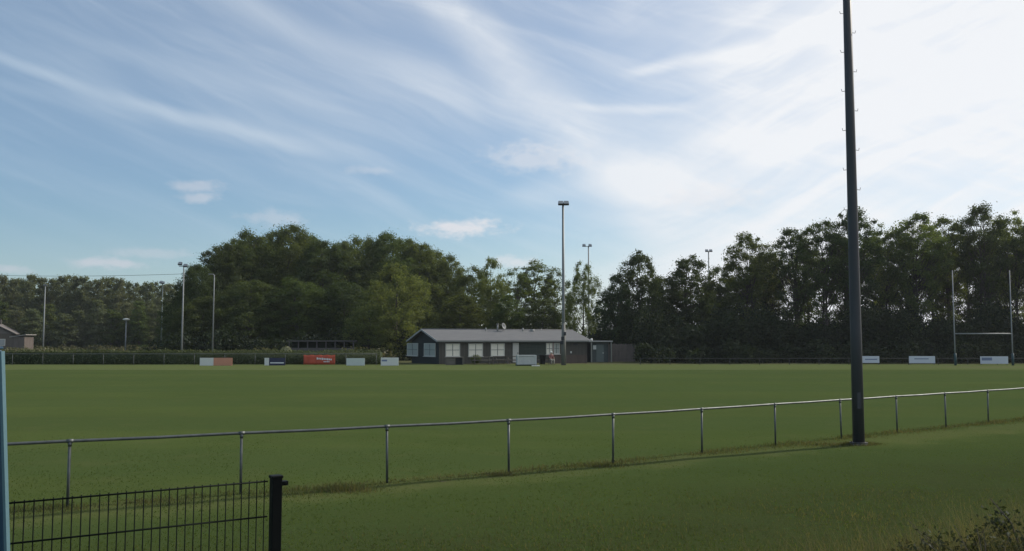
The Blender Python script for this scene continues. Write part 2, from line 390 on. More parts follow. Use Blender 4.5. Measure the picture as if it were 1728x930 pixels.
def make_tree(name, seed, H, Rr, z0, prof, nclump, nleaf, cr, leaf, lm, bm_, trunk_r, limb_frac=.5, stems=1):
    rng = np.random.default_rng(seed); root = empty(name, (0, 0, 0))
    C, P, N = crown_points(rng, H, z0, Rr, prof, nclump, nleaf, cr)
    sz = leaf*rng.uniform(.6, 1.35, len(P))
    cards('crown', P, N, sz, lm, root, rng=rng)
    t = MB(); tops = []
    for k in range(stems):
        bx, by = (0, 0) if stems == 1 else (rng.uniform(-.6, .6), rng.uniform(-.6, .6))
        wob = [(bx+rng.uniform(-.25, .25)*f*H/10, by+rng.uniform(-.25, .25)*f*H/10, H*.93*f-.3*(f == 0)) for f in (0, .1, .3, .5, .7, .88, 1)]
        t.tube(wob, [trunk_r*1.5, trunk_r*1.05, trunk_r*.85, trunk_r*.62, trunk_r*.4, trunk_r*.2, .02], 8); tops.append(wob)
    for c in C[rng.uniform(0, 1, len(C)) < limb_frac]:
        wob = tops[rng.integers(0, stems)]
        zb = max(.12*H, c[2]-rng.uniform(.08, .25)*H*(.4+np.hypot(c[0], c[1])/Rr)); fz = zb/(H*.93); i = min(5, int(np.searchsorted([0, .1, .3, .5, .7, .88, 1], fz))-1); i = max(i, 0)
        f0 = [0, .1, .3, .5, .7, .88, 1]; q = (fz-f0[i])/(f0[i+1]-f0[i]); a = Vector(wob[i]).lerp(Vector(wob[i+1]), min(1, max(0, q)))
        mid = a.lerp(Vector(c), .5)+Vector((0, 0, -.03*H))
        rb = trunk_r*.34*(1-.6*fz)
        t.tube([a, mid, c], [rb, rb*.6, .015], 5, caps=False)
    t.build('trunk', bm_, root)
    return root
dome = lambda t: max(.05, math.sin(math.pi*min(1, (t*.80+.20)))**.55) if t < 1 else .05
egg = lambda t: max(.08, (math.sin(math.pi*(t*.86+.10)))**.8)
cone = lambda t: max(.30, (1-t**2.6)**.6*(.7+.3*min(1, t*3)))
vase = lambda t: .38+.04*t/.3 if t < .3 else (.42+.58*math.sin(math.pi/2*(t-.3)/.4) if t < .7 else max(.3, (1-((t-.7)/.32)**2.2)))
protos = {
 'broad':  [make_tree('broadleaf_tree', 11+i, 18, 6.2, 1.0, dome, 520, 170, 1.65, .23, L_dark, bark, .34, .12) for i in range(3)],
 'willow': [make_tree('broadleaf_tree', 31+i, 14, 5.2, .6, dome, 330, 130, 1.3, .20, L_light, bark, .25, .1) for i in range(2)],
 'slim':   [make_tree('slender_tree', 51+i, 14, 2.7, 1.5, egg, 260, 120, 1.05, .19, L_light, bark_pale, .16, .2) for i in range(2)],
 'airy':   [make_tree('slender_tree', 61+i, 14, 2.6, 3.0, egg, 170, 80, .85, .18, L_mid, bark_pale, .14, .8, 2) for i in range(2)],
 'row':    [make_tree('tall_tree', 71+i, 18, 3.3, 2.6, vase, 225, 120, 1.1, .20, L_mid, bark, .20, .6, 2) for i in range(4)],
 'dark':   [make_tree('dark_tree', 91+i, 13, 3.6, .8, dome, 320, 130, 1.15, .20, L_dark, bark, .2, .2, 2) for i in range(2)],
 'far':    [make_tree('woodland_tree', 101+i, 15, 3.0, .5, cone, 190, 90, 1.35, .32, L_far, bark_pale, .2, .05) for i in range(3)],
}
protoH = {'broad': 18, 'willow': 14, 'slim': 14, 'airy': 14, 'row': 18, 'dark': 13, 'far': 15}
protoR = {'broad': 6.2, 'willow': 5.2, 'slim': 2.7, 'airy': 2.6, 'row': 3.3, 'dark': 3.6, 'far': 3.0}
used = set(); cnt = {}
def plant(kind, px, ytop, hw, Y, label, group, matl=None, name=None):
    k = cnt.get(kind, 0); cnt[kind] = k+1; pr = protos[kind][k % len(protos[kind])]
    if pr.name in used: o = copy_tree(pr)
    else: o = pr; used.add(pr.name)
    b = at(px, Y); H = zof(ytop, Y)-b.z; sx = hw*Y/F/protoR[kind]; sz = H/protoH[kind]*.985
    o.location = b; o.scale = (sx, sx*random.uniform(.9, 1.1), sz); o.rotation_euler = (0, 0, random.uniform(0, 6.28))
    tag(o, label, 'tree', group)
    if matl:
        for ch in [x for x in bpy.data.objects if x.parent == o and x.name.startswith('crown')]:
            ch.material_slots[0].link = 'OBJECT'; ch.material_slots[0].material = matl
    return o
ORD = ['first', 'second', 'third', 'fourth', 'fifth', 'sixth', 'seventh', 'eighth', 'ninth', 'tenth', 'eleventh', 'twelfth', 'thirteenth', 'fourteenth', 'fifteenth', 'sixteenth']
# the great mass left of the clubhouse
GB = 'broad trees in the big grove left of the clubhouse'
big_list = [(330, 446, 44, 124, 'thin edged tree at the left end of the big grove'),
 (372, 408, 56, 130, 'broad dark tree second from the left end of the big grove'),
 (425, 388, 62, 133, 'broad dark tree third from the left in the big grove'),
 (486, 378, 62, 136, 'tallest tree of the big grove, its crown topping all others'),
 (545, 401, 58, 133, 'broad tree just right of the tallest one in the grove'),
 (600, 398, 60, 137, 'broad tree in the middle of the big grove, flat topped'),
 (655, 392, 60, 139, 'broad tree rising behind the pale low crowned one in the grove'),
 (708, 406, 52, 141, 'broad tree behind the left end of the clubhouse roof'),
 (752, 428, 44, 143, 'tree at the right end of the big grove'),
 (345, 500, 52, 117, 'low dark tree behind the two grey poles, front of the grove'),
 (420, 470, 60, 119, 'low dark tree in front of the third grove tree'),
 (500, 468, 62, 120, 'low dark tree in front of the tallest grove tree'),
 (580, 475, 56, 121, 'low dark tree behind the open shelter')]
big_list += [(398, 399, 50, 146, 'tree filling the gap behind the second and third grove trees'), (455, 391, 46, 148, 'tree just left of and behind the tallest grove tree'),
 (520, 397, 46, 148, 'tree just right of and behind the tallest grove tree'), (572, 403, 46, 149, 'flat topped tree in the back of the grove above the open shelter'),
 (628, 399, 46, 150, 'tree in the back of the grove above the pale grey board'), (684, 402, 46, 150, 'tree in the back of the grove above the gable end'),
 (732, 418, 42, 151, 'tree in the back of the grove above the left long wall window')]
for i, (px, yt, hw, Y, lab) in enumerate(big_list):
    plant('broad', px, yt, hw*1.12, Y, lab, GB, L_mid if i in (2, 3, 5, 6, 7, 8, 13, 15, 17, 18, 19) else None)
plant('willow', 668, 440, 66, 112, 'lighter green round tree leaning over the clubhouse gable', 'light green trees around the clubhouse')
plant('willow', 622, 512, 44, 109, 'low pale green tree left of the clubhouse gable', 'light green trees around the clubhouse')
GS = 'trees standing behind the clubhouse roof'
for kind, px, yt, hw, Y, lab, mm in [
 ('slim', 795, 452, 34, 128, 'slender tree next to the right end of the big grove', L_mid),
 ('willow', 828, 431, 29, 121, 'tall slender pale tree behind the middle of the roof', None),
 ('airy', 868, 452, 32, 126, 'thin crowned tree behind the roof chimneys', None),
 ('airy', 905, 436, 30, 129, 'airy tree with sky showing through, left of the tall floodlight', None),
 ('airy', 938, 452, 24, 131, 'sparse tree directly behind the tall floodlight pole', None),
 ('willow', 984, 442, 27, 116, 'leafy light green tree right of the tall floodlight', None),
 ('slim', 858, 500, 28, 115, 'small pale tree peeping over the clubhouse ridge', L_mid),
 ('slim', 775, 500, 36, 115, 'small tree over the left half of the roof', L_mid),
 ('slim', 915, 508, 28, 116, 'small dark tree over the right half of the roof', L_dark)]:
    plant(kind, px, yt-3, hw*1.22, Y, lab, GS, mm)
GD = 'dark trees right of the clubhouse'
for i, (px, yt, hw, Y) in enumerate([(1040, 462, 34, 112), (1080, 422, 46, 113), (1122, 468, 40, 116), (1168, 430, 52, 115), (1214, 448, 42, 116), (1240, 470, 36, 120)]):
    plant('dark', px, yt, hw, Y, ORD[i]+' dark tree to the right of the clubhouse fence', GD)
GR = 'tall trees in the row behind the rugby posts'
row = [(1262, 395, 36, 108), (1300, 418, 30, 112), (1340, 388, 38, 109), (1392, 372, 40, 107), (1446, 352, 44, 106), (1500, 374, 40, 109), (1552, 362, 44, 107),
       (1600, 366, 38, 110), (1664, 346, 42, 105), (1712, 352, 38, 108), (1765, 360, 40, 106), (1820, 372, 42, 107)]
for i, (px, yt, hw, Y) in enumerate(row):
    plant('row', px, yt-3, hw*1.10, Y, ORD[i]+' tall tree from the left in the row along the far right edge', GR, [None, L_light, L_dark, None, L_dark, None, L_light, L_mid, L_dark, None, L_dark, None][i])
for i, (px, yt, hw, Y) in enumerate([(1285, 432, 34, 119), (1362, 408, 36, 121), (1425, 400, 36, 118), (1478, 396, 36, 121), (1532, 404, 36, 119), (1585, 396, 36, 121), (1634, 398, 36, 119), (1690, 386, 38, 121), (1745, 390, 38, 119)]):
    plant('row', px, yt, hw, Y, ORD[i]+' tree from the left in the second row seen through the front row', 'trees of the second row on the right', [L_dark, L_mid, L_dark][i % 3])
GF = 'trees of the distant wood on the left'
px = -70; i = 0
while px < 330:
    top = 468 + (12*sm(120, 290, px)) + 4*math.sin(px*.09)+random.uniform(-2.5, 2.5)
    plant('far', px, top, random.uniform(18, 22), 205+random.uniform(-8, 8), 'tall narrow tree of the distant wood beyond the left hedge', GF)
    px += random.uniform(10, 14); i += 1
px = -60
while px < 330:
    plant('far', px, 520+random.uniform(-14, 10), random.uniform(20, 26), 188+random.uniform(-6, 6), 'low tree in front of the distant wood beyond the left hedge', 'low trees before the distant wood', random.choice([L_far, L_mid]))
    px += random.uniform(22, 30)

# masses that nobody could count: undergrowth and meadow weeds
def mass(name, spots, leaf, mt, label, cat, seed, per=60, core=True):
    """spots: (x, y, radius, height)"""
    rng = np.random.default_rng(seed); Ps = []; Ns = []
    for (x, y, r, h) in spots:
        n = int(per*(r*h)); D = rng.normal(size=(n, 3)); D /= np.linalg.norm(D, axis=1, keepdims=True)
        q = rng.uniform(.45, 1, (n, 1))**.5; lump = 1+.22*np.sin(D[:, :1]*7+x)*np.cos(D[:, 2:]*6+y)
        p = D*q*lump*np.array([r, r, h/2]); p[:, 2] += h*.5+g(x, y); p[:, 0] += x; p[:, 1] += y
        p = p[p[:, 2] > g(x, y)-.05]; Ps.append(p); Ns.append((D[:len(p)]+rng.normal(size=(len(p), 3))*.9))
    o = cards(name, np.vstack(Ps), np.vstack(Ns), leaf*rng.uniform(.6, 1.3, sum(map(len, Ps))), mt, rng=rng)
    return tag(o, label, cat, None, 'stuff')
sp = []
px = 1002
while px < 1900:
    Y = 101+random.uniform(-2, 2)+(11 if px < 1080 else 0); h = random.uniform(4.0, 5.6)+.9*math.sin(px*.031)+.5*math.sin(px*.083+1) if px > 1060 else 3.4
    p = at(px, Y); sp.append((p.x, p.y, random.uniform(1.5, 2.2), h)); 
    p = at(px+8, Y+7); sp.append((p.x, p.y, 2.2, h+random.uniform(-.3, 1.0)))
    p = at(px+8, Y+12); sp.append((p.x, p.y, 2.2, h+random.uniform(-.5, 1.2)))
    p = at(px, Y-4.5); sp.append((p.x, p.y, 1.2, random.uniform(1.2, 2.6)))
    px += random.uniform(13, 19)
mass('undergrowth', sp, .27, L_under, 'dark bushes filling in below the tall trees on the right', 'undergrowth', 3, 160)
sp = []
px = 270
while px < 700:
    p = at(px, 111+random.uniform(-2, 2)); sp.append((p.x, p.y, 1.8, random.uniform(2.2, 4.2))); px += 16
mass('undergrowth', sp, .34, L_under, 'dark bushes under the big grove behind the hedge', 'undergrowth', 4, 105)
sp = []
for k in range(170):
    p = at(random.uniform(-60, 640), random.uniform(96, 175)); sp.append((p.x, p.y, random.uniform(.7, 2.2), random.uniform(.7, 1.75)))
mass('rough_meadow', sp, .28, L_meadow, 'brownish tall weeds and scrub between hedge and distant wood', 'scrub', 6, 60)

# ------------------------------------------------------------------ hedge along the far left
def hedge(name, px0, px1, Y, h, dpt, label):
    a, b = at(px0, Y), at(px1, Y); rng = np.random.default_rng(8); L = b.x-a.x
    n = int(L*h*190); P = []; N = []
    fx = rng.uniform(0, 1, n); face = rng.uniform(0, 1, n)
    for i in range(n):
        x = a.x+fx[i]*L; hh = h*(1+.035*math.sin(x*.7)+.02*math.sin(x*2.3)); 
        if face[i] < .42: y = Y; z = rng.uniform(0, hh); nn = (0, -1, .2)
        elif face[i] < .78: y = Y+rng.uniform(0, dpt); z = hh; nn = (0, -.1, 1)
        else: y = Y+dpt; z = rng.uniform(0, hh); nn = (0, 1, .2)
        P.append((x, y, z+g(x, Y))); N.append(nn)
    P = np.array(P)+rng.normal(size=(n, 3))*.07; N = np.array(N)+rng.normal(size=(n, 3))*.6
    core = MB(); core.box(((a.x+b.x)/2, Y+dpt/2, g(0, Y)+h*.46), (L, dpt*.86, h*.92))
    return tag(cards(name, P, N, .15*rng.uniform(.6, 1.4, n), L_hedge, core=core, rng=rng), label, 'hedge')
hedge('hedge', -90, 642, 91.2, 1.30, 1.5, 'long trimmed hedge behind the far left railing and boards')
sh = cards('round_shrub', *(lambda rng: (lambda D: (D*np.array([.75, .75, .95])+np.array([*at(483, 101).xy, 1.25]), D+rng.normal(size=D.shape)*.4))((lambda q: q/np.linalg.norm(q, axis=1, keepdims=True)*rng.uniform(.8, 1, (len(q), 1)))(rng.normal(size=(1500, 3)))))(np.random.default_rng(4)), .16, leafmat('pale shrub leaves', (.17, .18, .11), (.26, .26, .17), .2, .05))
tag(sh, 'pale rounded shrub rising above the hedge left of the open shelter', 'shrub')

# ------------------------------------------------------------------ fences
def rail_fence(name, pts, h, label, rp=.024, rr=.026, gm=None):
    gm = gm or galv
    root = empty(name, (pts[0][0], pts[0][1], g(*pts[0])), label=label, cat='fence'); O = root.location
    for i, (x, y) in enumerate(pts):
        z = g(x, y); m = MB(); m.tube([(x-O.x+.012*math.sin(i*5.1), y-O.y+.010*math.sin(i*3.3), z-O.z-.1), (x-O.x, y-O.y, z-O.z+h-rr)], rp, 10)
        p = m.build('post', gm, root)
        c = MB(); nxt = pts[min(i+1, len(pts)-1)]; prv = pts[max(i-1, 0)]; d = Vector((nxt[0]-prv[0], nxt[1]-prv[1], 0)).normalized()*.05
        q = Vector((x-O.x, y-O.y, z-O.z+h)); c.tube([q-d, q+d], rr+.007, 10)
        c.tube([q+Vector((0, 0, -.085)), q+Vector((0, 0, -.02))], rp+.008, 10)
        c.build('clamp', gm, p)
    m = MB(); rp_ = []
    for i, (x, y) in enumerate(pts):
        rp_.append((x-O.x, y-O.y, g(x, y)-O.z+h))
        if i < len(pts)-1:
            x2, y2 = pts[i+1]; rp_.append(((x+x2)/2-O.x, (y+y2)/2-O.y, (g(x, y)+g(x2, y2))/2-O.z+h-.004-.005*abs(math.sin(i*2.7))))
    m.tube(rp_, rr, 12)
    m.build('top_rail', gm, root); return root
near_pts = [(-12.0, 12.7), (-9.62, 13.95), (-7.24, 15.2), (-4.81, 16.5), (-2.40, 17.8), (-.07, 19.15), (2.26, 20.7), (4.58, 22.35), (6.83, 24.05), (9.13, 25.75), (11.4, 27.45), (13.6, 29.05), (15.77, 30.65), (17.97, 32.3), (20.2, 33.9), (22.4, 35.5), (24.6, 37.1)]
rail_fence('railing_fence', near_pts, 1.07, 'long galvanised tube railing crossing in front of the pitch')
a = at(-80, 88.2).x; far_pts = [(a+2.9*i, 88.2) for i in range(15)]
rail_fence('railing_fence', far_pts, 1.08, 'distant grey tube railing in front of the left hedge', .026, .03, mat('dull railing', (.10, .105, .10), .8))
a = at(1080, 89.5).x; far_r = [(a+2.9*i, 89.5+.02*i) for i in range(15)]
rail_fence('railing_fence', far_r, .62, 'distant low dark railing under the dark trees on the right', .03, .03, mat('dark railing', (.03, .034, .034), .8))

# ------------------------------------------------------------------ boards on the far railings
def board(name, px0, px1, y0, y1, Y, mats_faces, label, group, marks=(), legs=True):
    """px range and rows measured in the photo; marks = (fx0, fz0, fx1, fz1, material)"""
    a, b = at(px0, Y), at(px1, Y); zt, zb = zof(y0, Y), zof(y1, Y); W = b.x-a.x; H = zt-zb
    root = empty(name, ((a.x+b.x)/2, Y, zb), label=label, cat='board', group=group)
    f = 0
    for (frac, mt, nm) in mats_faces:
        m = MB(); m.box((-W/2+W*(f+frac/2), 0, H/2), (W*frac-.004, .03, H)); m.build(nm, mt, root, .004); f += frac
    m = MB()
    for (x0, z0, x1, z1) in [q[:4] for q in marks]: m.box((-W/2+W*(x0+x1)/2, -.019, H*(z0+z1)/2), (W*(x1-x0), .006, H*(z1-z0)))
    if marks: m.build('lettering', marks[0][4], root)
    m = MB(); gz = g(a.x, Y)-zb
    for sx in (-.46, .46): m.box((W*sx, .04, (H*.9+gz)/2), (.05, .05, H*.9-gz))
    m.build('stake', galv, root); return root
salmon = mat('salmon board', (.60, .27, .17), .6, 0, (1.5, (.54, .24, .15), 1.2)); navy = mat('navy board', (.018, .022, .06), .5)
red = mat('red banner', (.50, .075, .03), .6, 0, (1.8, (.40, .06, .03), 1.3)); offw = mat('off white board', (.72, .72, .67), .6, 0, (1.5, (.62, .62, .59), 1.2))
greyb = mat('pale grey board', (.58, .63, .60), .6, 0, (1.5, (.50, .55, .53), 1.2)); bluew = mat('bluish white board', (.55, .58, .66), .6); txt = mat('white lettering', (.7, .7, .72), .6); tb = mat('faded blue lettering', (.16, .2, .32), .6)
GBd = 'boards along the left railing'
board('advertising_board', 338, 393, 604, 621, 86.9, [(.42, offw, 'white_panel'), (.58, salmon, 'salmon_panel')], 'board half white half salmon, leftmost on the far railing', GBd, [(.47, .2, .475, .8, salmon)])
board('advertising_board', 447, 482, 604, 619.5, 87.3, [(.22, offw, 'white_panel'), (.78, navy, 'navy_panel')], 'navy blue board with white line of lettering', GBd, [(.28, .40, .93, .52, txt)])
# a cloth banner tied to the rail
a, b = at(513, 88.1), at(566, 88.1); W = b.x-a.x; m = MB(); nxs = 24
for j in range(5):
    for i in range(nxs+1):
        m.v.append((-W/2+W*i/nxs, .03*math.sin(i*.9)+.02*math.sin(i*2.1+j), .05+.92*j/4-.05*math.sin(i/nxs*math.pi*4)**2*(j == 4)))
for j in range(4):
    for i in range(nxs): m.f.append((j*(nxs+1)+i, j*(nxs+1)+i+1, (j+1)*(nxs+1)+i+1, (j+1)*(nxs+1)+i)); m.mi.append(0); m.sm.append(True)
root = empty('banner', ((a.x+b.x)/2, 88.05, g(0, 88)+.02), label='red cloth banner with white lettering tied to the railing', cat='banner')
bn = m.build('cloth', red, root); so_ = bn.modifiers.new('s', 'SOLIDIFY'); so_.thickness = .012
m = MB()
for i in range(9): m.box((-W*.06+i*W*.055, -.062, .62-.012*i), (W*.04, .008, .15 if i % 3 else .2))
for i in range(4): m.box((W*.16+i*W*.05, -.062, .32), (W*.035, .008, .1))
m.build('lettering', txt, root)
board('advertising_board', 585, 616, 604.5, 620, 87.2, [(1, greyb, 'panel')], 'plain pale grey board, between red banner and the last white board', GBd)
board('advertising_board', 643, 673, 603.5, 619.5, 87.0, [(1, offw, 'panel')], 'off white board nearest the clubhouse gable', GBd, [(.05, .6, .35, .78, tb)])
GBr = 'white boards on the right railing'
board('advertising_board', 1446, 1483, 601, 612.5, 89.1, [(1, bluew, 'panel')], 'bluish white board half behind the near floodlight mast', GBr, [(.35, .45, .9, .6, tb)])
board('advertising_board', 1533, 1577, 601, 613, 89.1, [(1, bluew, 'panel')], 'bluish white board left of the rugby posts', GBr, [(.2, .55, .75, .68, tb)])
board('advertising_board', 1653, 1700, 601.5, 614, 89.1, [(1, bluew, 'panel')], 'bluish white board between the rugby posts', GBr, [(.05, .45, .42, .85, tb)])

# ------------------------------------------------------------------ rugby posts
p0 = at(1611, 87); p1 = at(1708, 87)
root = empty('rugby_posts', (p0.x, 87, p0.z), label='tall white H shaped rugby posts before the far tree row', cat='rugby posts')
W = p1.x-p0.x
for x in (0, W):
    m = MB(); m.tube([(x, 0, -.2), (x, 0, 3.2), (x, 0, 9.0)], [.06, .055, .042], 12); u = m.build('upright', grey_pole, root)
    m = MB(); m.tube([(x, 0, .02), (x, 0, 1.15)], .11, 12); m.build('pad', mat('teal pad', (.02, .06, .07), .6), u)
m = MB(); m.tube([(0, 0, 3.0), (W, 0, 3.0)], .055, 12); m.build('crossbar', grey_pole, root)

# ------------------------------------------------------------------ near floodlight mast
MX, MY = 9.08, 24.3
root = empty('floodlight_mast', (MX, MY, 0), label='huge dark near floodlight mast with climbing pegs beside the railing', cat='floodlight')
m = MB(); m.tube([(0, 0, -.2), (0, 0, 3), (0, 0, 8), (0, 0, 16)], [.152, .142, .123, .09], 20); m.build('pole', galv_pole, root)
k = 0; z = 4.6
while z < 15.4:
    s_ = -1 if k % 2 else 1; r0 = .155-.0042*z
    m = MB(); m.tube([(s_*(r0-.01), 0, z), (s_*(r0+.085), 0, z-.01), (s_*(r0+.10), 0, z+.055)], .008, 6); m.build('climbing_peg', galv_pole, root); z += .535; k += 1
m = MB(); m.box((0, 0, 16.05), (2.6, .12, .12)); m.build('crossarm', galv_pole, root)
def floodlight(root, c, s=1.):
    M = Matrix.Translation(c) @ Matrix.Rotation(R(-35), 4, 'X')
    m = MB(); m.prism([(-.32*s, -.24*s), (.32*s, -.24*s), (.26*s, .24*s), (-.26*s, .24*s)], -.12*s, .12*s, M); l = m.build('lamp_housing', dark_metal, root, .01)
    m = MB(); m.box(None, (.5*s, .012, .38*s), M=M @ Matrix.Translation((0, -.128*s, 0))); m.build('lamp_glass', lens_glass, l)
for x in (-1.0, 0, 1.0): floodlight(root, (x, -.15, 16.3))
m = MB(); m.tube([(0, 0, -.05), (0, 0, .05)], [.26, .22], 16); m.build('footing', mat('concrete', (.22, .21, .19), .9, 0, (9, (.14, .14, .12), 1.5)), root)
m = MB(); m.tube([(0, 0, .04), (0, 0, .07)], .23, 16)
m.build('base_plate', galv_pole, root)
m = MB(); m.box((-.02, -.15, 1.15), (.10, .035, .42)); m.build('service_hatch', galv_pole, root, .005)

# ------------------------------------------------------------------ other poles
def pole_light(px, Y, ytop, r, label, heads=((-.35, 0), (.35, 0)), mt=grey_pole, s=1., box=None, name='floodlight_mast', arm=True):
    b = at(px, Y); H = zof(ytop, Y)-b.z
    root = empty(name, b, label=label, cat='floodlight')
    m = MB(); m.tube([(0, 0, -.2), (0, 0, H*.35), (0, 0, H-.25)], [r*1.3, r*1.1, r*.75], 12); m.build('pole', mt, root)
    if arm:
        xs_ = [h[0] for h in heads]; m = MB(); m.box((sum(xs_)/len(xs_), 0, H-.28), (max(xs_)-min(xs_)+.3, .1, .1)); m.build('crossarm', mt, root)
    for x, dz in heads: floodlight(root, (x, -.1, H-.12+dz), s)
    return root
c = pole_light(951, 88.0, 341, .13, 'tall grey floodlight pole standing before the clubhouse', ((-.22, 0), (.30, 0)), mat('mid grey pole', (.16, .17, .17), .5, .3), .85)
for z, dx, w_ in ((2.55, -.10, .28), (3.0, .12, .22), (2.15, -.17, .3)):
    m = MB(); m.box((dx, -.2, z), (w_, .16, .34)); m.build('junction_box', dark_metal, c, .01)
m = MB(); m.tube([(0, 0, 0), (0, 0, 4.)], [.24, .17], 12); m.build('sleeve', mat('weathered sleeve', (.14, .14, .13), .7), c)
pole_light(994, 150, 413, .13, 'floodlight behind the trees right of the tall pole', ((-.75, 0), (.25, 0)), s=.9)
pole_light(1198, 160, 422, .13, 'floodlight top peeping over the dark trees on the right', ((-.35, 0), (.35, 0)), s=.9)
pole_light(307, 104, 445, .085, 'tall grey floodlight pole at the left end of the big grove', ((-.38, .12), (.22, -.1)), s=.75)
c = empty('lighting_pole', at(359, 104), label='slim grey pole with short bent top before the big grove', cat='pole')
H = zof(463, 104)-c.location.z; m = MB(); m.tube([(0, 0, -.1), (0, 0, H-.1), (-.12, 0, H), (-.45, 0, H+.02)], [.09, .065, .06, .05], 10); m.build('pole', grey_pole, c)
m = MB(); m.box((-.5, 0, H+.03), (.3, .2, .1)); m.build('lamp_housing', grey_pole, c, .01)
pole_light(272, 170, 476, .10, 'faint distant floodlight pole left of the grove', ((-.3, .1), (.1, 0)), mt=mat('faded pole', (.10, .14, .13), .6), s=.9)
pole_light(73, 170, 480, .11, 'distant thin pole before the wood at far left', ((-.2, 0), (.2, 0)), s=.4)
c = empty('street_lamp', at(212, 120), label='short street lamp with pale mushroom head above the hedge', cat='street lamp')
H = zof(537, 120)-c.location.z; m = MB(); m.tube([(0, 0, -.1), (0, 0, H-.2)], [.10, .07], 10); m.build('post', grey_pole, c)
m = MB(); m.tube([(0, 0, H-.32), (0, 0, H-.2), (0, 0, H-.1), (0, 0, H)], [.12, .44, .42, .1], 16); m.build('lamp_head', mat('opal cap', (.62, .62, .56), .4), c)
# overhead cable
m = MB(); pts = []
for i in range(41):
    f = i/40; x = -185+140*f; pts.append((x, 235, zof(466, 235)+3.0*(2*f-1)**2))
m.tube(pts, .045, 6); tag(m.build('overhead_cable', dark_metal), 'thin dark overhead cable above the distant wood', 'cable')

# ------------------------------------------------------------------ clubhouse
TH = R(29); A = at(741, 92.0); ux = Vector((math.cos(TH), math.sin(TH), 0)); LH, WH, EH, RH = 17.7, 7.0, 2.35, 1.05
def boards_mat(name, c1, c2, period=.16, ax=0):
    m = bpy.data.materials.new(name); m.use_nodes = True; b = NB(m.node_tree); p = m.node_tree.nodes['Principled BSDF']
    t = b.n('ShaderNodeTexCoord'); s = b.n('ShaderNodeSeparateXYZ'); b.put(s.inputs[0], t.outputs['Object'])
    q = b.m('DIVIDE', s.outputs[ax], period); fr = b.m('FRACT', q); idn = b.m('FLOOR', q)
    wn_ = b.n('ShaderNodeTexWhiteNoise', noise_dimensions='1D'); b.put(wn_.inputs['W'], idn)
    gap = b.ss(b.m('ABSOLUTE', b.m('SUBTRACT', fr, .5)), .40, .49)
    nz = b.noise(t.outputs['Object'], 3.)
    col = b.mix(b.m('MULTIPLY_ADD', wn_.outputs['Value'], .6, b.m('MULTIPLY', nz, .4)), (*c1, 1), (*c2, 1))
    b.put(p.inputs['Base Color'], b.mix(b.m('MULTIPLY', gap, .6), col, (c1[0]*.3, c1[1]*.3, c1[2]*.3, 1))); p.inputs['Roughness'].default_value = .85
    bp = b.n('ShaderNodeBump'); b.put(bp.inputs['Height'], b.m('SUBTRACT', 1., gap)); bp.inputs['Strength'].default_value = .5; bp.inputs['Distance'].default_value = .02
    b.put(p.inputs['Normal'], bp.outputs[0]); return m
wall_long = boards_mat('brown grey boards', (.060, .056, .048), (.088, .082, .070)); wall_green = boards_mat('green painted boards', (.032, .044, .036), (.045, .058, .048))
wall_gable = boards_mat('dark blue green boards', (.012, .018, .018), (.018, .025, .025), .16, 1)
roof_m = mat('weathered grey roof', (.120, .124, .130), .9, 0, (1.3, (.16, .160, .162), 1.5), .1, spec=.2, stretch=(.6, 2, 2))
curtain = mat('pale curtain behind glass', (.85, .81, .70), .4, 0, (9, (.70, .66, .58), 1.4), spec=.6, stretch=(3, 3, .2)); curtain_g = mat('dim curtain behind glass', (.42, .45, .41), .4, 0, (9, (.32, .34, .32), 1.4), stretch=(3, 3, .2))
frame_w = mat('cream window frame', (.55, .54, .49), .5); frame_d = mat('grey glazing bar', (.16, .17, .16), .6); door_m = mat('pale door', (.48, .47, .44), .55)
club = empty('clubhouse', A, TH, label='low dark timber clubhouse with long grey pitched roof and cream windows', cat='clubhouse')
m = MB()
def wall_quad(m, x0, x1, z0, z1, y0=0, th=.12): m.box(((x0+x1)/2, y0+th/2, (z0+z1)/2), (x1-x0, th, z1-z0))
def toward(px, yrow):   # local x along the long wall where the photo column px meets it
    k = (px-864)/F; return (k*A.y-A.x)/(math.cos(TH)-k*math.sin(TH))
wx = [toward(p, 0) for p in (752, 776)], [toward(p, 0) for p in (790.5, 814.5)], [toward(p, 0) for p in (828, 851)]
m = MB(); m.box((LH/2, .06, EH/2), (LH, .12, EH)); m.box((LH/2, WH-.06, EH/2), (LH, .12, EH)); m.build('long_wall', wall_long, club)
m = MB(); gx = toward(876, 0), toward(922, 0); m.box(((gx[0]+gx[1])/2, -.012, 1.28), (gx[1]-gx[0], .03, 2.0)); m.build('green_wall_panel', wall_green, club)
for x0, x1 in ((0, .12), (LH-.12, LH)):
    m = MB(); m.v = []; 
    for x in (x0, x1): m.v += [(x, .12, 0), (x, WH-.12, 0), (x, WH-.12, EH), (x, WH/2, EH+RH-.03), (x, .12, EH)]
    m.f = [(0, 1, 2, 3, 4), (5, 6, 7, 8, 9)]+[(i, (i+1) % 5, 5+(i+1) % 5, 5+i) for i in range(5)]; m.mi = [0]*7; m.sm = [False]*7
    m.build('gable_wall', wall_gable, club)
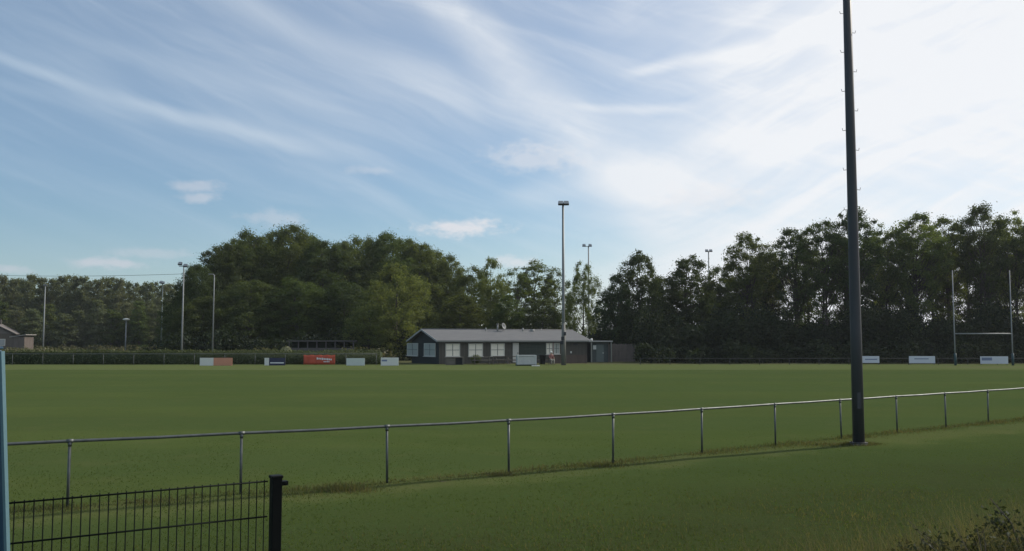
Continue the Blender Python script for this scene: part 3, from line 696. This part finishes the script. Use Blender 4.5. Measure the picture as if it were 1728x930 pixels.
# roof: two slopes, overhanging
ov, og = .42, .42; m = MB(); sl_ = RH/(WH/2); zr = EH+RH+.03
ez = EH-ov*sl_+.03; th = .10; poly = [(-ov, ez), (WH/2, zr), (WH+ov, ez), (WH+ov, ez+th), (WH/2, zr+th), (-ov, ez+th)]
Mx = Matrix(((0, 1, 0, 0), (1, 0, 0, 0), (0, 0, 1, 0), (0, 0, 0, 1)))   # (x,z)->(y,z), extrude along x
m.prism(poly, -og, LH+og, Mx); roof = m.build('roof', roof_m, club)
m = MB(); m.box((LH/2, -ov-.02, ez+.03), (LH+2*og, .035, .16)); m.build('fascia', frame_d, roof)
m = MB()
for s_ in (0, 1):
    y0, y1 = (-ov, WH/2) if s_ == 0 else (WH+ov, WH/2); a, b = Vector((-og-.022, y0, ez+.04)), Vector((-og-.022, y1, zr+.04)); d = (b-a); ang_ = math.atan2(d.z, d.y)
    m.box(None, (.04, d.length, .17), M=Matrix.Translation((a+b)/2) @ Matrix.Rotation(ang_, 4, 'X'))
m.build('bargeboard', mat('pale bargeboard', (.30, .31, .31), .6), roof)
m = MB(); m.tube([(-og, WH/2, zr+th), (LH+og, WH/2, zr+th)], .07, 8); m.build('ridge_cap', roof_m, roof)
def roofpipe(px, h, r, cap=False):
    x = toward(px, 0)*1.0 - 1.1; b0 = Vector((x, WH/2-.5, zr-.2)); m = MB(); m.tube([b0, b0+Vector((0, 0, h))], r, 10)
    if cap: m.tube([b0+Vector((0, 0, h)), b0+Vector((0, 0, h+.08))], r*1.7, 10)
    return m.build('chimney', mat('pale pipe', (.26, .26, .25), .7), roof)
roofpipe(858, .5, .06); ch = roofpipe(878, .85, .09, True); roofpipe(921, .5, .08); roofpipe(937, .36, .22)
# dish beside the tall flue
x = toward(881, 0)-.9; m = MB(); M = Matrix.Translation((x+.25, WH/2-.55, zr+.45)) @ Matrix.Rotation(R(70), 4, 'X') @ Matrix.Rotation(R(25), 4, 'Y'); rings = []
for j, rr_ in enumerate((.02, .16, .28, .36)):
    for k in range(14): m.v.append(tuple(M @ Vector((rr_*math.cos(k*2*math.pi/14), rr_*math.sin(k*2*math.pi/14), rr_*rr_*.7))))
for j in range(3):
    for k in range(14): m.f.append((j*14+k, j*14+(k+1) % 14, (j+1)*14+(k+1) % 14, (j+1)*14+k)); m.mi.append(0); m.sm.append(True)
dd = m.build('dish', mat('grey dish', (.17, .18, .18), .7), roof); q = dd.modifiers.new('s', 'SOLIDIFY'); q.thickness = .015
m = MB(); m.tube([(x+.25, WH/2-.5, zr-.1), (x+.25, WH/2-.5, zr+.42)], .02, 6); m.build('dish_bracket', galv, roof)
def window(M, W, H, cur, two=True):
    """M: local frame on the wall, x right, z up, -y outwards"""
    fr = MB()
    for x in (-W/2, W/2): fr.box(None, (.07, .09, H+.07), M=M @ Matrix.Translation((x, -.03, 0)))
    for z in (-H/2, H/2): fr.box(None, (W-.07, .086, .07), M=M @ Matrix.Translation((0, -.03, z)))
    f = fr.build('window', frame_w, club)
    p = MB(); p.box(None, (W-.06, .02, H-.06), M=M @ Matrix.Translation((0, -.012, 0))); p.build('pane', cur, f)
    b = MB(); b.box(None, (.055, .03, H-.07), M=M @ Matrix.Translation((0, -.036, 0)))
    for s_ in (-1, 1): b.box(None, (W/2-.07, .026, .05), M=M @ Matrix.Translation((s_*W/4, -.036, 0)))
    b.build('glazing_bar', frame_d, f)
    s_ = MB(); s_.box(None, (W+.2, .16, .05), M=M @ Matrix.Translation((0, -.07, -H/2-.07))); s_.build('sill', frame_w, f)
for x0, x1 in wx: window(Matrix.Translation(((x0+x1)/2, -.004, 1.40)), x1-x0-.05, 1.25, curtain)
RG = Matrix.Rotation(R(-90), 4, 'Z')      # gable faces -x
def gy(px):
    k = (px-864)/F; return (k*A.y-A.x)/(-math.sin(TH)-k*math.cos(TH))
for p0_, p1_ in ((688.5, 706), (717, 735.5)):
    y0, y1 = gy(p1_), gy(p0_); window(Matrix.Translation((-.004, (y0+y1)/2, 1.42)) @ RG, y1-y0, 1.25, curtain_g)
def door(px0, px1, name='door', z1=2.12, mt=door_m, z0=0.08):
    x0, x1 = toward(px0, 0), toward(px1, 0); m = MB(); m.box(((x0+x1)/2, -.032, (z0+z1)/2), (x1-x0, .05, z1-z0)); d = m.build(name, mt, club, .006)
    h = MB(); h.box((x1-.12, -.085, 1.05), (.05, .06, .14)); h.build('handle', dark_metal, d); return d
door(865, 875)
window(Matrix.Translation(((toward(922, 0)+toward(931, 0))/2, -.004, 1.5)), .75, 1.15, curtain)
window(Matrix.Translation(((toward(934, 0)+toward(943, 0))/2, -.004, 1.5)), .72, 1.1, curtain_g)
m = MB(); x = toward(932.5, 0); m.tube([(x, -.08, .3), (x, -.08, 2.2)], .05, 8); m.build('drainpipe', mat('dark red pipe', (.12, .03, .03), .6), club)
m = MB(); x = toward(971, 0); m.box((x, -.02, 1.95), (.5, .04, .14)); m.build('vent', dark_metal, club)
m = MB(); x = toward(963, 0); m.box((x, -.03, 1.1), (.14, .05, .2)); m.build('meter_box', offw, club)

# flat roofed annex on the right end
B = A+ux*(LH+.35); ann = empty('annex_shed', (B.x, B.y, g(B.x, B.y)), R(12), label='flat roofed grey green shed at the right end of the clubhouse', cat='shed')
WA = (1026-990)/F*B.y
m = MB(); m.box((WA/2, 1.2, 1.1), (WA-.2, 2.4, 2.2)); m.build('wall', mat('grey green render', (.085, .10, .095), .85, 0, (2, (.06, .072, .07), 1.4)), ann)
m = MB(); m.box((WA/2-.25, 1.0, 2.28), (WA+.75, 3.1, .14)); m.build('roof', mat('pale roof edge', (.33, .33, .31), .7), ann, .01)
for x in (.06, WA-.02):
    m = MB(); m.box((x, -.42, 1.1), (.12, .12, 2.2)); m.build('canopy_post', mat('pale timber post', (.22, .22, .19), .8), ann)
m = MB(); m.box((.55, -.02, 1.62), (.34, .03, .45)); m.build('notice', offw, ann)
m = MB(); m.box((1.15, -.025, .98), (.85, .04, 1.9)); d = m.build('door', mat('grey green door', (.12, .145, .135), .7), ann, .005); m = MB(); m.box((1.5, -.07, 1.0), (.12, .05, .06)); m.build('handle', offw, d)
m = MB(); m.tube([(.3, .3, 2.35), (.3, .3, 2.6)], [.16, .1], 10); m.build('roof_vent', offw, ann)

# slatted timber screen right of the annex
def panel_fence(px0, px1, Y, h, mt, name, label, step=.15, cat='fence', dy=0., rails=2):
    a, b = at(px0, Y), at(px1, Y+dy); d = b-a; d.z = 0; L = d.length; rz = math.atan2(d.y, d.x)
    root = empty(name, a, rz, label=label, cat=cat); m = MB(); n = max(2, int(L/step))
    rnd = random.Random(px0)
    for i in range(n): hh = h*rnd.uniform(.97, 1.02); m.box(((i+.5)*L/n, 0, hh/2+.04), (L/n*.9, .022, hh))
    m.build('boards', mt, root); m = MB()
    for k in range(rails): m.box((L/2, .045, h*(.25+.55*k)), (L, .05, .08))
    m.build('rail', mt, root)
    for x in np.linspace(0, L, max(2, int(L/1.9)+1)): m = MB(); m.box((x, .1, h*.52), (.09, .09, h*1.06)); m.build('post', mt, root)
    return root
brown_f = mat('weathered brown timber', (.15, .12, .105), .9, 0, (3, (.10, .08, .07), 1.5), .3, stretch=(1, 1, .2)); red_f = mat('reddish brown timber', (.088, .068, .058), .85, 0, (3, (.068, .05, .044), 1.5), stretch=(1, 1, .2))
panel_fence(1027, 1071, 101, 1.95, brown_f, 'timber_screen', 'brown vertical board screen right of the flat roofed shed')
panel_fence(936, 990, 93.5, .85, red_f, 'low_board_fence', 'low reddish brown board fence in front of the clubhouse right end', dy=2.)
# terrace rail with reddish top
a = at(832, 91.2); b = at(930, 92.6); d = b-a; L = d.length; rt = empty('terrace_rail', a, math.atan2(d.y, d.x), label='low terrace fence with reddish top rail before the clubhouse', cat='fence')
m = MB(); m.box((L/2, 0, .78), (L, .12, .06)); m.build('top_rail', red_f, rt); m = MB(); m.box((L/2, 0, .42), (L, .04, .10)); m.build('lower_rail', brown_f, rt)
for x in np.linspace(.05, L-.05, 5): m = MB(); m.box((x, .03, .375), (.09, .09, .75)); m.build('post', brown_f, rt)
# picnic tables
wood = mat('grey weathered wood', (.17, .15, .125), .9, 0, (5, (.10, .09, .078), 1.4), stretch=(.3, 2, 2))
def picnic(px, Y, rz, label):
    r_ = empty('picnic_table', at(px, Y), rz, label=label, cat='picnic table', group='picnic tables on the terrace')
    m = MB()
    for i in range(5): m.box((0, -.30+i*.15, .74), (1.9, .135, .04))
    m.build('tabletop', wood, r_)
    for s_ in (-1, 1):
        m = MB()
        for k in (0, 1): m.box((0, s_*(.66+.15*k), .44), (1.9, .135, .04))
        m.build('seat', wood, r_)
    for x in (-.7, .7):
        for s_ in (-1, 1):
            m = MB(); aa, bb = Vector((x, s_*.25, .72)), Vector((x, s_*.72, 0)); dd_ = bb-aa
            m.box(None, (.045, .09, dd_.length), M=Matrix.Translation((aa+bb)/2) @ Matrix.Rotation(math.atan2(-dd_.y, dd_.z)+math.pi, 4, 'X')); m.build('leg', wood, r_)
        m = MB(); m.box((x+.05, 0, .40), (.045, 1.5, .09)); m.build('crossbeam', wood, r_)
picnic(813, 90.3, R(6), 'grey picnic table below the second window of the long wall'); picnic(845, 92.2, R(28), 'grey picnic table near the pale door, behind the terrace rail')
# planter bush, pale box with dark opening
c = empty('wooden_hutch', at(767, 88.8), R(4), label='pale wooden hutch with dark opening below the first long wall window', cat='hutch')
for x in (-.82, .05, .82): m = MB(); m.box((x, 0, .36), (.09, .62, .72)); m.build('side_panel', wood, c)
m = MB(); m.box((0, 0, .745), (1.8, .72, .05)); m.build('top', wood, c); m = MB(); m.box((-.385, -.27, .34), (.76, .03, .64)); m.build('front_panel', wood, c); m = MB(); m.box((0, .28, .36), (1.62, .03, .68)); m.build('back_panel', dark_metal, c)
bs = cards('small_shrub', *(lambda rng: (lambda D: (D*np.array([.62, .5, .5])+np.array([*at(803, 91.3).xy, .42+.5]), D))((lambda q: q/np.linalg.norm(q, axis=1, keepdims=True)*rng.uniform(.5, 1, (len(q), 1)))(rng.normal(size=(900, 3)))))(np.random.default_rng(14)), .12, L_dark)
tag(bs, 'small dark rounded shrub beside the left picnic table', 'shrub')
# white crate on grey base
c = empty('storage_box', at(888, 86.6), R(8), label='white box with pale frame standing on the grass before the clubhouse', cat='box')
m = MB(); m.box((0, 0, .06), (1.9, 1.1, .10)); m.build('base', mat('dark green mat', (.03, .05, .03), .9), c)
m = MB(); m.box((0, 0, .5), (1.66, .86, .76)); m.build('body', mat('pale grey panel', (.52, .53, .51), .6, 0, (4, (.42, .43, .43), 1.3)), c)
m = MB()
for x in (-.86, .86):
    for y in (-.46, .46): m.box((x, y, .5), (.07, .07, .84))
for y in (-.46, .46): m.box((0, y, .955), (1.79, .07, .07))
for x in (-.86, .86): m.box((x, 0, .955), (.07, .85, .07))
m.build('frame', white_p, c)
m = MB(); m.box((0, 0, .955), (1.64, .84, .03)); m.build('lid', offw, c)
sl2 = empty('paving_slab', at(904, 84.8), label='pale flat slab lying on the grass beside the white box', cat='slab'); m = MB(); m.box((0, 0, .04), (.75, .5, .09)); m.build('slab', offw, sl2, .01)
# black wheelie bin
c = empty('wheelie_bin', at(915.5, 90.2), R(10), label='black wheelie bin beside the seated person', cat='bin')
m = MB(); m.v = [(-.2, -.2, .05), (.2, -.2, .05), (.2, .22, .05), (-.2, .22, .05), (-.27, -.26, .9), (.27, -.26, .9), (.27, .28, .9), (-.27, .28, .9)]; m.f = [(0, 3, 2, 1), (4, 5, 6, 7), (0, 1, 5, 4), (1, 2, 6, 5), (2, 3, 7, 6), (3, 0, 4, 7)]; m.mi = [0]*6; m.sm = [False]*6
m.build('body', black_pw, c, .02); m = MB(); m.box((0, .01, .93), (.6, .6, .05)); m.build('lid', black_pw, c, .015)
for x in (-.25, .25): m = MB(); m.tube([(x-.02, .25, .1), (x+.02, .25, .1)], .1, 14); m.build('wheel', dark_metal, c)
# open shelter behind the hedge
c = empty('open_shelter', at(545, 107), label='long low open shelter with posts under the big grove', cat='shelter')
W = 110/F*107; hz = zof(575.5, 107)-c.location.z
grey_t = mat('grey brown timber', (.085, .078, .074), .9)
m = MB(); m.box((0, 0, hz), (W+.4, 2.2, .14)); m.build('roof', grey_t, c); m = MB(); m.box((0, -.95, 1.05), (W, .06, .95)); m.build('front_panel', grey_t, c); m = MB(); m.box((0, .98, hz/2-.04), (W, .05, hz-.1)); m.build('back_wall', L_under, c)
for i in range(8): m = MB(); m.box((-W/2+.1+i*(W-.2)/7, -.88, hz/2-.04), (.12, .12, hz-.08)); m.build('post', grey_t, c)
# house at the far left
c = empty('house', at(-8, 178), R(20), label='brick house with brown tiled roof at the far left edge', cat='house')
hz = zof(563, 178)-c.location.z; hr = zof(546, 178)-c.location.z
brick = mat('red brown brick', (.105, .09, .078), .9, 0, (4, (.08, .07, .062), 1.4)); tile = mat('brown roof tiles', (.12, .105, .10), .85, 0, (2, (.17, .15, .14), 1.5))
m = MB(); m.box((0, 0, hz/2), (7, 8, hz)); wl = m.build('wall', brick, c)
m = MB(); m.prism([(-4.1, hz-.15), (0, hr), (4.1, hz-.15), (4.1, hz), (0, hr+.18), (-4.1, hz)], -4.4, 4.4, Matrix.Identity(4)); m.prism([(-3.49, hz-.05), (3.49, hz-.05), (0, hr-.1)], -3.95, 3.95, Matrix.Identity(4)); rf = m.build('roof', tile, c)
m = MB(); m.box((.4, 1.5, hr+.2), (.6, .6, 1.2)); m.build('chimney', brick, rf)
for x in (-1.7, 1.7): m = MB(); m.box((x, -4.03, hz*.55), (1.3, .08, 1.3)); f = m.build('window', frame_w, c); m = MB(); m.box((x, -4.08, hz*.55), (1.1, .03, 1.1)); m.build('pane', lens_glass, f)
c = empty('garden_shed', at(38, 165), R(-10), label='small outbuilding with pale roof right of the brick house', cat='shed')
hz = zof(567, 165)-c.location.z; m = MB(); m.box((0, 0, hz/2-.1), (2.6, 2.4, hz-.2)); m.build('wall', brown_f, c); m = MB(); m.prism([(-1.6, hz-.25), (1.7, hz+.15), (1.7, hz+.27), (-1.6, hz-.13)], -1.4, 1.4, Matrix.Identity(4)); m.build('roof', mat('pale sheet roof', (.33, .31, .29), .7), c)

# ------------------------------------------------------------------ seated person by the terrace
pb = at(930, 90.6); per = empty('person', pb, R(200), label='seated person in faded red top and white cap', cat='person')
jt = {'pel': (0, 0, .50), 'ch': (0, -.04, .82), 'nk': (0, -.02, 1.0), 'hd': (0, .02, 1.13), 'ht': (0, .02, 1.22)}
for s_, n in ((-1, 'l'), (1, 'r')):
    jt.update({n+'hip': (s_*.1, .03, .48), n+'kn': (s_*.13, .46, .50), n+'an': (s_*.13, .44, .08), n+'to': (s_*.14, .60, .05), n+'sh': (s_*.19, -.03, .93), n+'el': (s_*.25, .10, .68), n+'wr': (s_*.16, .34, .60), n+'ha': (s_*.13, .42, .58)})
rad = {'pel': .15, 'ch': .15, 'nk': .058, 'hd': .095, 'ht': .075, 'hip': .10, 'kn': .065, 'an': .045, 'to': .04, 'sh': .07, 'el': .045, 'wr': .03, 'ha': .035}
keys = list(jt); eds = [('pel', 'ch'), ('ch', 'nk'), ('nk', 'hd'), ('hd', 'ht')]
for n in 'lr': eds += [('pel', n+'hip'), (n+'hip', n+'kn'), (n+'kn', n+'an'), (n+'an', n+'to'), ('ch', n+'sh'), (n+'sh', n+'el'), (n+'el', n+'wr'), (n+'wr', n+'ha')]
me = bpy.data.meshes.new('body'); me.from_pydata([jt[k] for k in keys], [(keys.index(a), keys.index(b)) for a, b in eds], [])
bo = bpy.data.objects.new('body', me); COL.objects.link(bo); bo.modifiers.new('skin', 'SKIN'); bo.modifiers.new('sub', 'SUBSURF').levels = 1
for i, k in enumerate(keys):
    r_ = rad.get(k, rad.get(k[1:], .05)); sv = me.skin_vertices[0].data[i]; sv.radius = (r_, r_); sv.use_root = (k == 'pel')
dg = bpy.context.evaluated_depsgraph_get(); m2 = bpy.data.meshes.new_from_object(bo.evaluated_get(dg)); bpy.data.objects.remove(bo)
for mt in (mat('skin', (.42, .24, .17), .6), mat('faded red cloth', (.26, .12, .11), .85), mat('pale trousers', (.40, .38, .33), .85), mat('dark shoes', (.03, .03, .03), .6)): m2.materials.append(mt)
for p in m2.polygons:
    c_ = p.center; p.use_smooth = True
    p.material_index = 0 if (c_.z > .985 or (c_.y > .2 and c_.z > .56)) else (1 if c_.z > .56 else (3 if c_.z < .11 else 2))
bo = bpy.data.objects.new('body', m2); COL.objects.link(bo); bo.parent = per
m = MB(); m.tube([(0, .02, 1.17), (0, .02, 1.23), (0, .02, 1.28), (0, .02, 1.30)], [.125, .122, .08, .01], 14); m.box((0, .17, 1.185), (.16, .14, .015)); m.build('cap', white_p, per)
m = MB(); m.tube([(0, .11, 1.14), (0, .135, 1.11), (0, .11, 1.09)], [.008, .018, .01], 6)
m.build('nose', m2.materials[0], per)
c = empty('garden_chair', pb, R(200), label='grey garden chair under the seated person', cat='chair')
m = MB(); m.box((0, .02, .36), (.48, .46, .04)); m.build('seat', wood, c); m = MB(); m.box((0, -.225, .66), (.46, .03, .5)); m.build('backrest', wood, c)
for x in (-.21, .21):
    for y in (-.18, .22): m = MB(); m.box((x, y, .17), (.04, .04, .34)); m.build('leg', wood, c)

# ------------------------------------------------------------------ foreground: mesh fence, black post, blue post
a0 = 5.0; P0 = Vector((-.551*a0, a0, 0)); P1 = Vector((-.2575*a0*1.165, 1.165*a0, 0)); d = P1-P0; L = d.length; rz = math.atan2(d.y, d.x)
zg = 0
mf = empty('mesh_fence', (P0.x, P0.y, g(P0.x, P0.y)), rz, label='dark welded wire mesh panel in the bottom left corner', cat='fence'); oz = 1.829-mf.location.z
m = MB(); n = int(L/.0474)
for i in range(n): x = L-.05-i*.0474; m.tube([(x, 0, .05), (x, 0, oz+.012)], .0034, 6)
m.build('upright_wires', green_wire, mf)
m = MB(); z = oz
while z > .1:
    for y in (-.006, .006): m.tube([(0, y, z), (L-.03, y, z)], .0042, 6)
    z -= .216
m.build('cross_wires', green_wire, mf)
# posts
bp_ = at(470, 5.80); c = empty('fence_post', (bp_.x, bp_.y, bp_.z), rz, label='black square post with cap holding the mesh panel', cat='post'); pz = zof(806, 5.8)-bp_.z
m = MB(); m.box((0, 0, pz/2-.1), (.062, .062, pz+.2)); m.build('shaft', black_pw, c, .004)
m = MB(); m.box((0, 0, pz+.006), (.072, .072, .018)); m.build('cap', black_pw, c, .004)
for z in (pz-.035, pz-.62, pz-1.2):
    m = MB(); m.box((.045, -.01, z), (.045, .05, .026)); m.tube([(.05, -.04, z), (.05, .02, z)], .009, 8); m.build('clamp', black_pw, c)
bb = at(-10, 4.86); bb.x += .150; c = empty('gate_post', (bb.x, bb.y, bb.z), R(4), label='blue painted post cut by the left picture edge', cat='post'); c.rotation_euler = (0, R(-3.7), R(4)); pz = zof(589, 4.86)-bb.z
m = MB(); m.box((0, 0, pz/2-.1), (.12, .040, pz+.2)); m.build('shaft', blue_paint, c, .012)
m = MB(); m.box((.0625, .0, pz/2-.1), (.014, .038, pz+.18)); m.build('painted_lit_edge', mat('painted sunlit edge', (.085, .16, .185), .5, 0, (14, (.085, .17, .21), 1.4)), c)  # pale strip: sunlight on the post's right edge, put in as colour
m = MB(); m.box((0, 0, pz+.008), (.126, .046, .014)); m.build('cap', blue_paint, c, .004)

# ------------------------------------------------------------------ grass
rng = np.random.default_rng(12)
gv = np.vectorize(g)
def fence_d(x, y): return y-(.64*x+19.3)
# short mown blades over the near ground
n = 80000; u = rng.uniform(0, 1, n); Yg = 10.5+22*u**2.2; Xg = rng.uniform(-.66, .66, n)*Yg
P = np.stack([Xg, Yg, gv(Xg, Yg)], 1); hh = rng.uniform(.010, .032, n)*np.clip((34-Yg)/16, .15, 1)
tag(blades('grass', P, hh, rng.uniform(.2, 1., n), .006+.0006*Yg, G_short, rng), 'short mown green grass of the verge and pitch', 'grass', kind='stuff')
# rough longer grass: along the railing, and towards the camera
fx = []; fy = []; fh = []
pts = np.array(near_pts)
for k in range(len(pts)-1):
    nn = 900; t = rng.uniform(0, 1, nn); off = rng.normal(-.02, .26, nn); e = pts[k+1]-pts[k]; nrm = np.array([-e[1], e[0]])/np.hypot(*e)
    q = pts[k]+e*t[:, None]+nrm*off[:, None]; s_ = .5+.5*np.sin(q[:, 0]*2.1)*np.sin(q[:, 0]*.83+1)
    fx.append(q[:, 0]); fy.append(q[:, 1]); fh.append((.025+.08*rng.uniform(0, 1, nn)**2)*(.6+.9*s_)*np.exp(-(off/.8)**2))
for (cx, cy, r_, nn, hm) in ((-3.05, 16.9, .4, 420, .22), (-3.9, 16.4, .6, 260, .10), (MX, MY, .42, 900, .16), (MX-.9, MY-.1, .6, 500, .1), (1.9, 20.2, .4, 400, .13), (-.3, 18.8, .3, 300, .12), (-7.2, 15.0, .5, 450, .13), (-6, 15.6, .5, 300, .11), (9.7, 26.1, .15, 120, .3)):
    q = rng.normal(0, r_*.5, (nn, 2)); fx.append(cx+q[:, 0]*1.8); fy.append(cy+q[:, 1]); fh.append(hm*rng.uniform(.4, 1., nn)*np.exp(-(q**2).sum(1)/r_**2))
nn = 34000; yy = rng.uniform(9, 17, nn); xx = rng.uniform(-.62, .62, nn)*yy; clump = np.sin(xx*1.7+yy)*np.sin(yy*2.3-xx*.6)
keep = (fence_d(xx, yy)+rng.normal(0, 1.2, nn) < -5.5) & (clump+rng.normal(0, 1.3, nn) > 0); xx, yy = xx[keep], yy[keep]
fx.append(xx); fy.append(yy); fh.append(rng.uniform(.03, .08, len(xx)))
X_, Y_, H_ = map(np.concatenate, (fx, fy, fh)); P = np.stack([X_, Y_, gv(X_, Y_)-.005], 1)
tag(blades('long_grass', P, H_, rng.uniform(.1, .9, len(H_)), .006+.0004*Y_, G_long, rng), 'longer yellowish grass along the railing and rough verge', 'grass', kind='stuff')
# tall dry stems bottom right
nn = 7500; pxs = 1728-560*rng.uniform(0, 1, nn)**1.4+rng.uniform(-40, 120, nn); yy = rng.uniform(7.0, 9.6, nn); xx = (pxs-864)/F*yy
hh = np.clip(.50+.55*rng.uniform(0, 1, nn)+.35*(pxs-1350)/400, .3, 1.45)
P = np.stack([xx, yy, gv(xx, yy)], 1)
tag(blades('tall_grass', P, hh, rng.uniform(.1, .55, nn), rng.uniform(.003, .006, nn), G_straw, rng), 'tall dry grass stems in the bottom right corner', 'grass', kind='stuff')
# bramble shrubs bottom right
def bramble(px, Y, r_, h, label, seed):
    rg = np.random.default_rng(seed); c = at(px, Y); root = empty('bramble', c, label=label, cat='shrub', group='brambles in the bottom right corner')
    C = rg.normal(size=(95, 3))*np.array([r_*.45, r_*.4, h*.17])+np.array([0, 0, h*.5]); C[:, 2] = np.clip(C[:, 2], .1, h*.92)
    D = rg.normal(size=(95, 240, 3))*.085; P = (C[:, None]+D).reshape(-1, 3); P[:, 2] = np.clip(P[:, 2], .01, None)
    cards('foliage', P, rg.normal(size=P.shape)+np.array([0, 0, .6]), .042*rg.uniform(.5, 1.5, len(P)), L_bramble, root, aspect=.5, rng=rg)
    t = MB()
    for q in C: t.tube([(q[0]*.3, q[1]*.3, 0), (q[0]*.7, q[1]*.7, q[2]*.8), tuple(q)], [.008, .006, .003], 5)
    for k in range(10): a_ = rg.uniform(0, 6.28); rr_ = rg.uniform(.2, .5)*r_*1.4; t.tube([(0, 0, h*.3), (math.cos(a_)*rr_*.6, math.sin(a_)*rr_*.6, h*.95), (math.cos(a_)*rr_, math.sin(a_)*rr_, h*1.12)], [.006, .004, .002], 4)
    t.build('stems', bark, root)
bramble(1655, 7.4, .85, .98, 'largest dark bramble at the bottom right corner', 1)
bramble(1560, 7.2, .6, .90, 'dark bramble second from the right at the picture bottom', 2)
bramble(1465, 7.0, .55, .80, 'bramble third from the right at the picture bottom', 3)
bramble(1385, 6.9, .45, .80, 'small low bramble left of the larger corner brambles', 6)
bramble(1610, 8.4, .8, .88, 'bramble standing behind the corner brambles', 7)
bramble(1745, 7.8, .8, 1.10, 'dark bramble cut by the right picture edge', 5)

# ------------------------------------------------------------------ render
scene.render.engine = 'CYCLES'
scene.cycles.max_bounces = 6; scene.cycles.transparent_max_bounces = 8
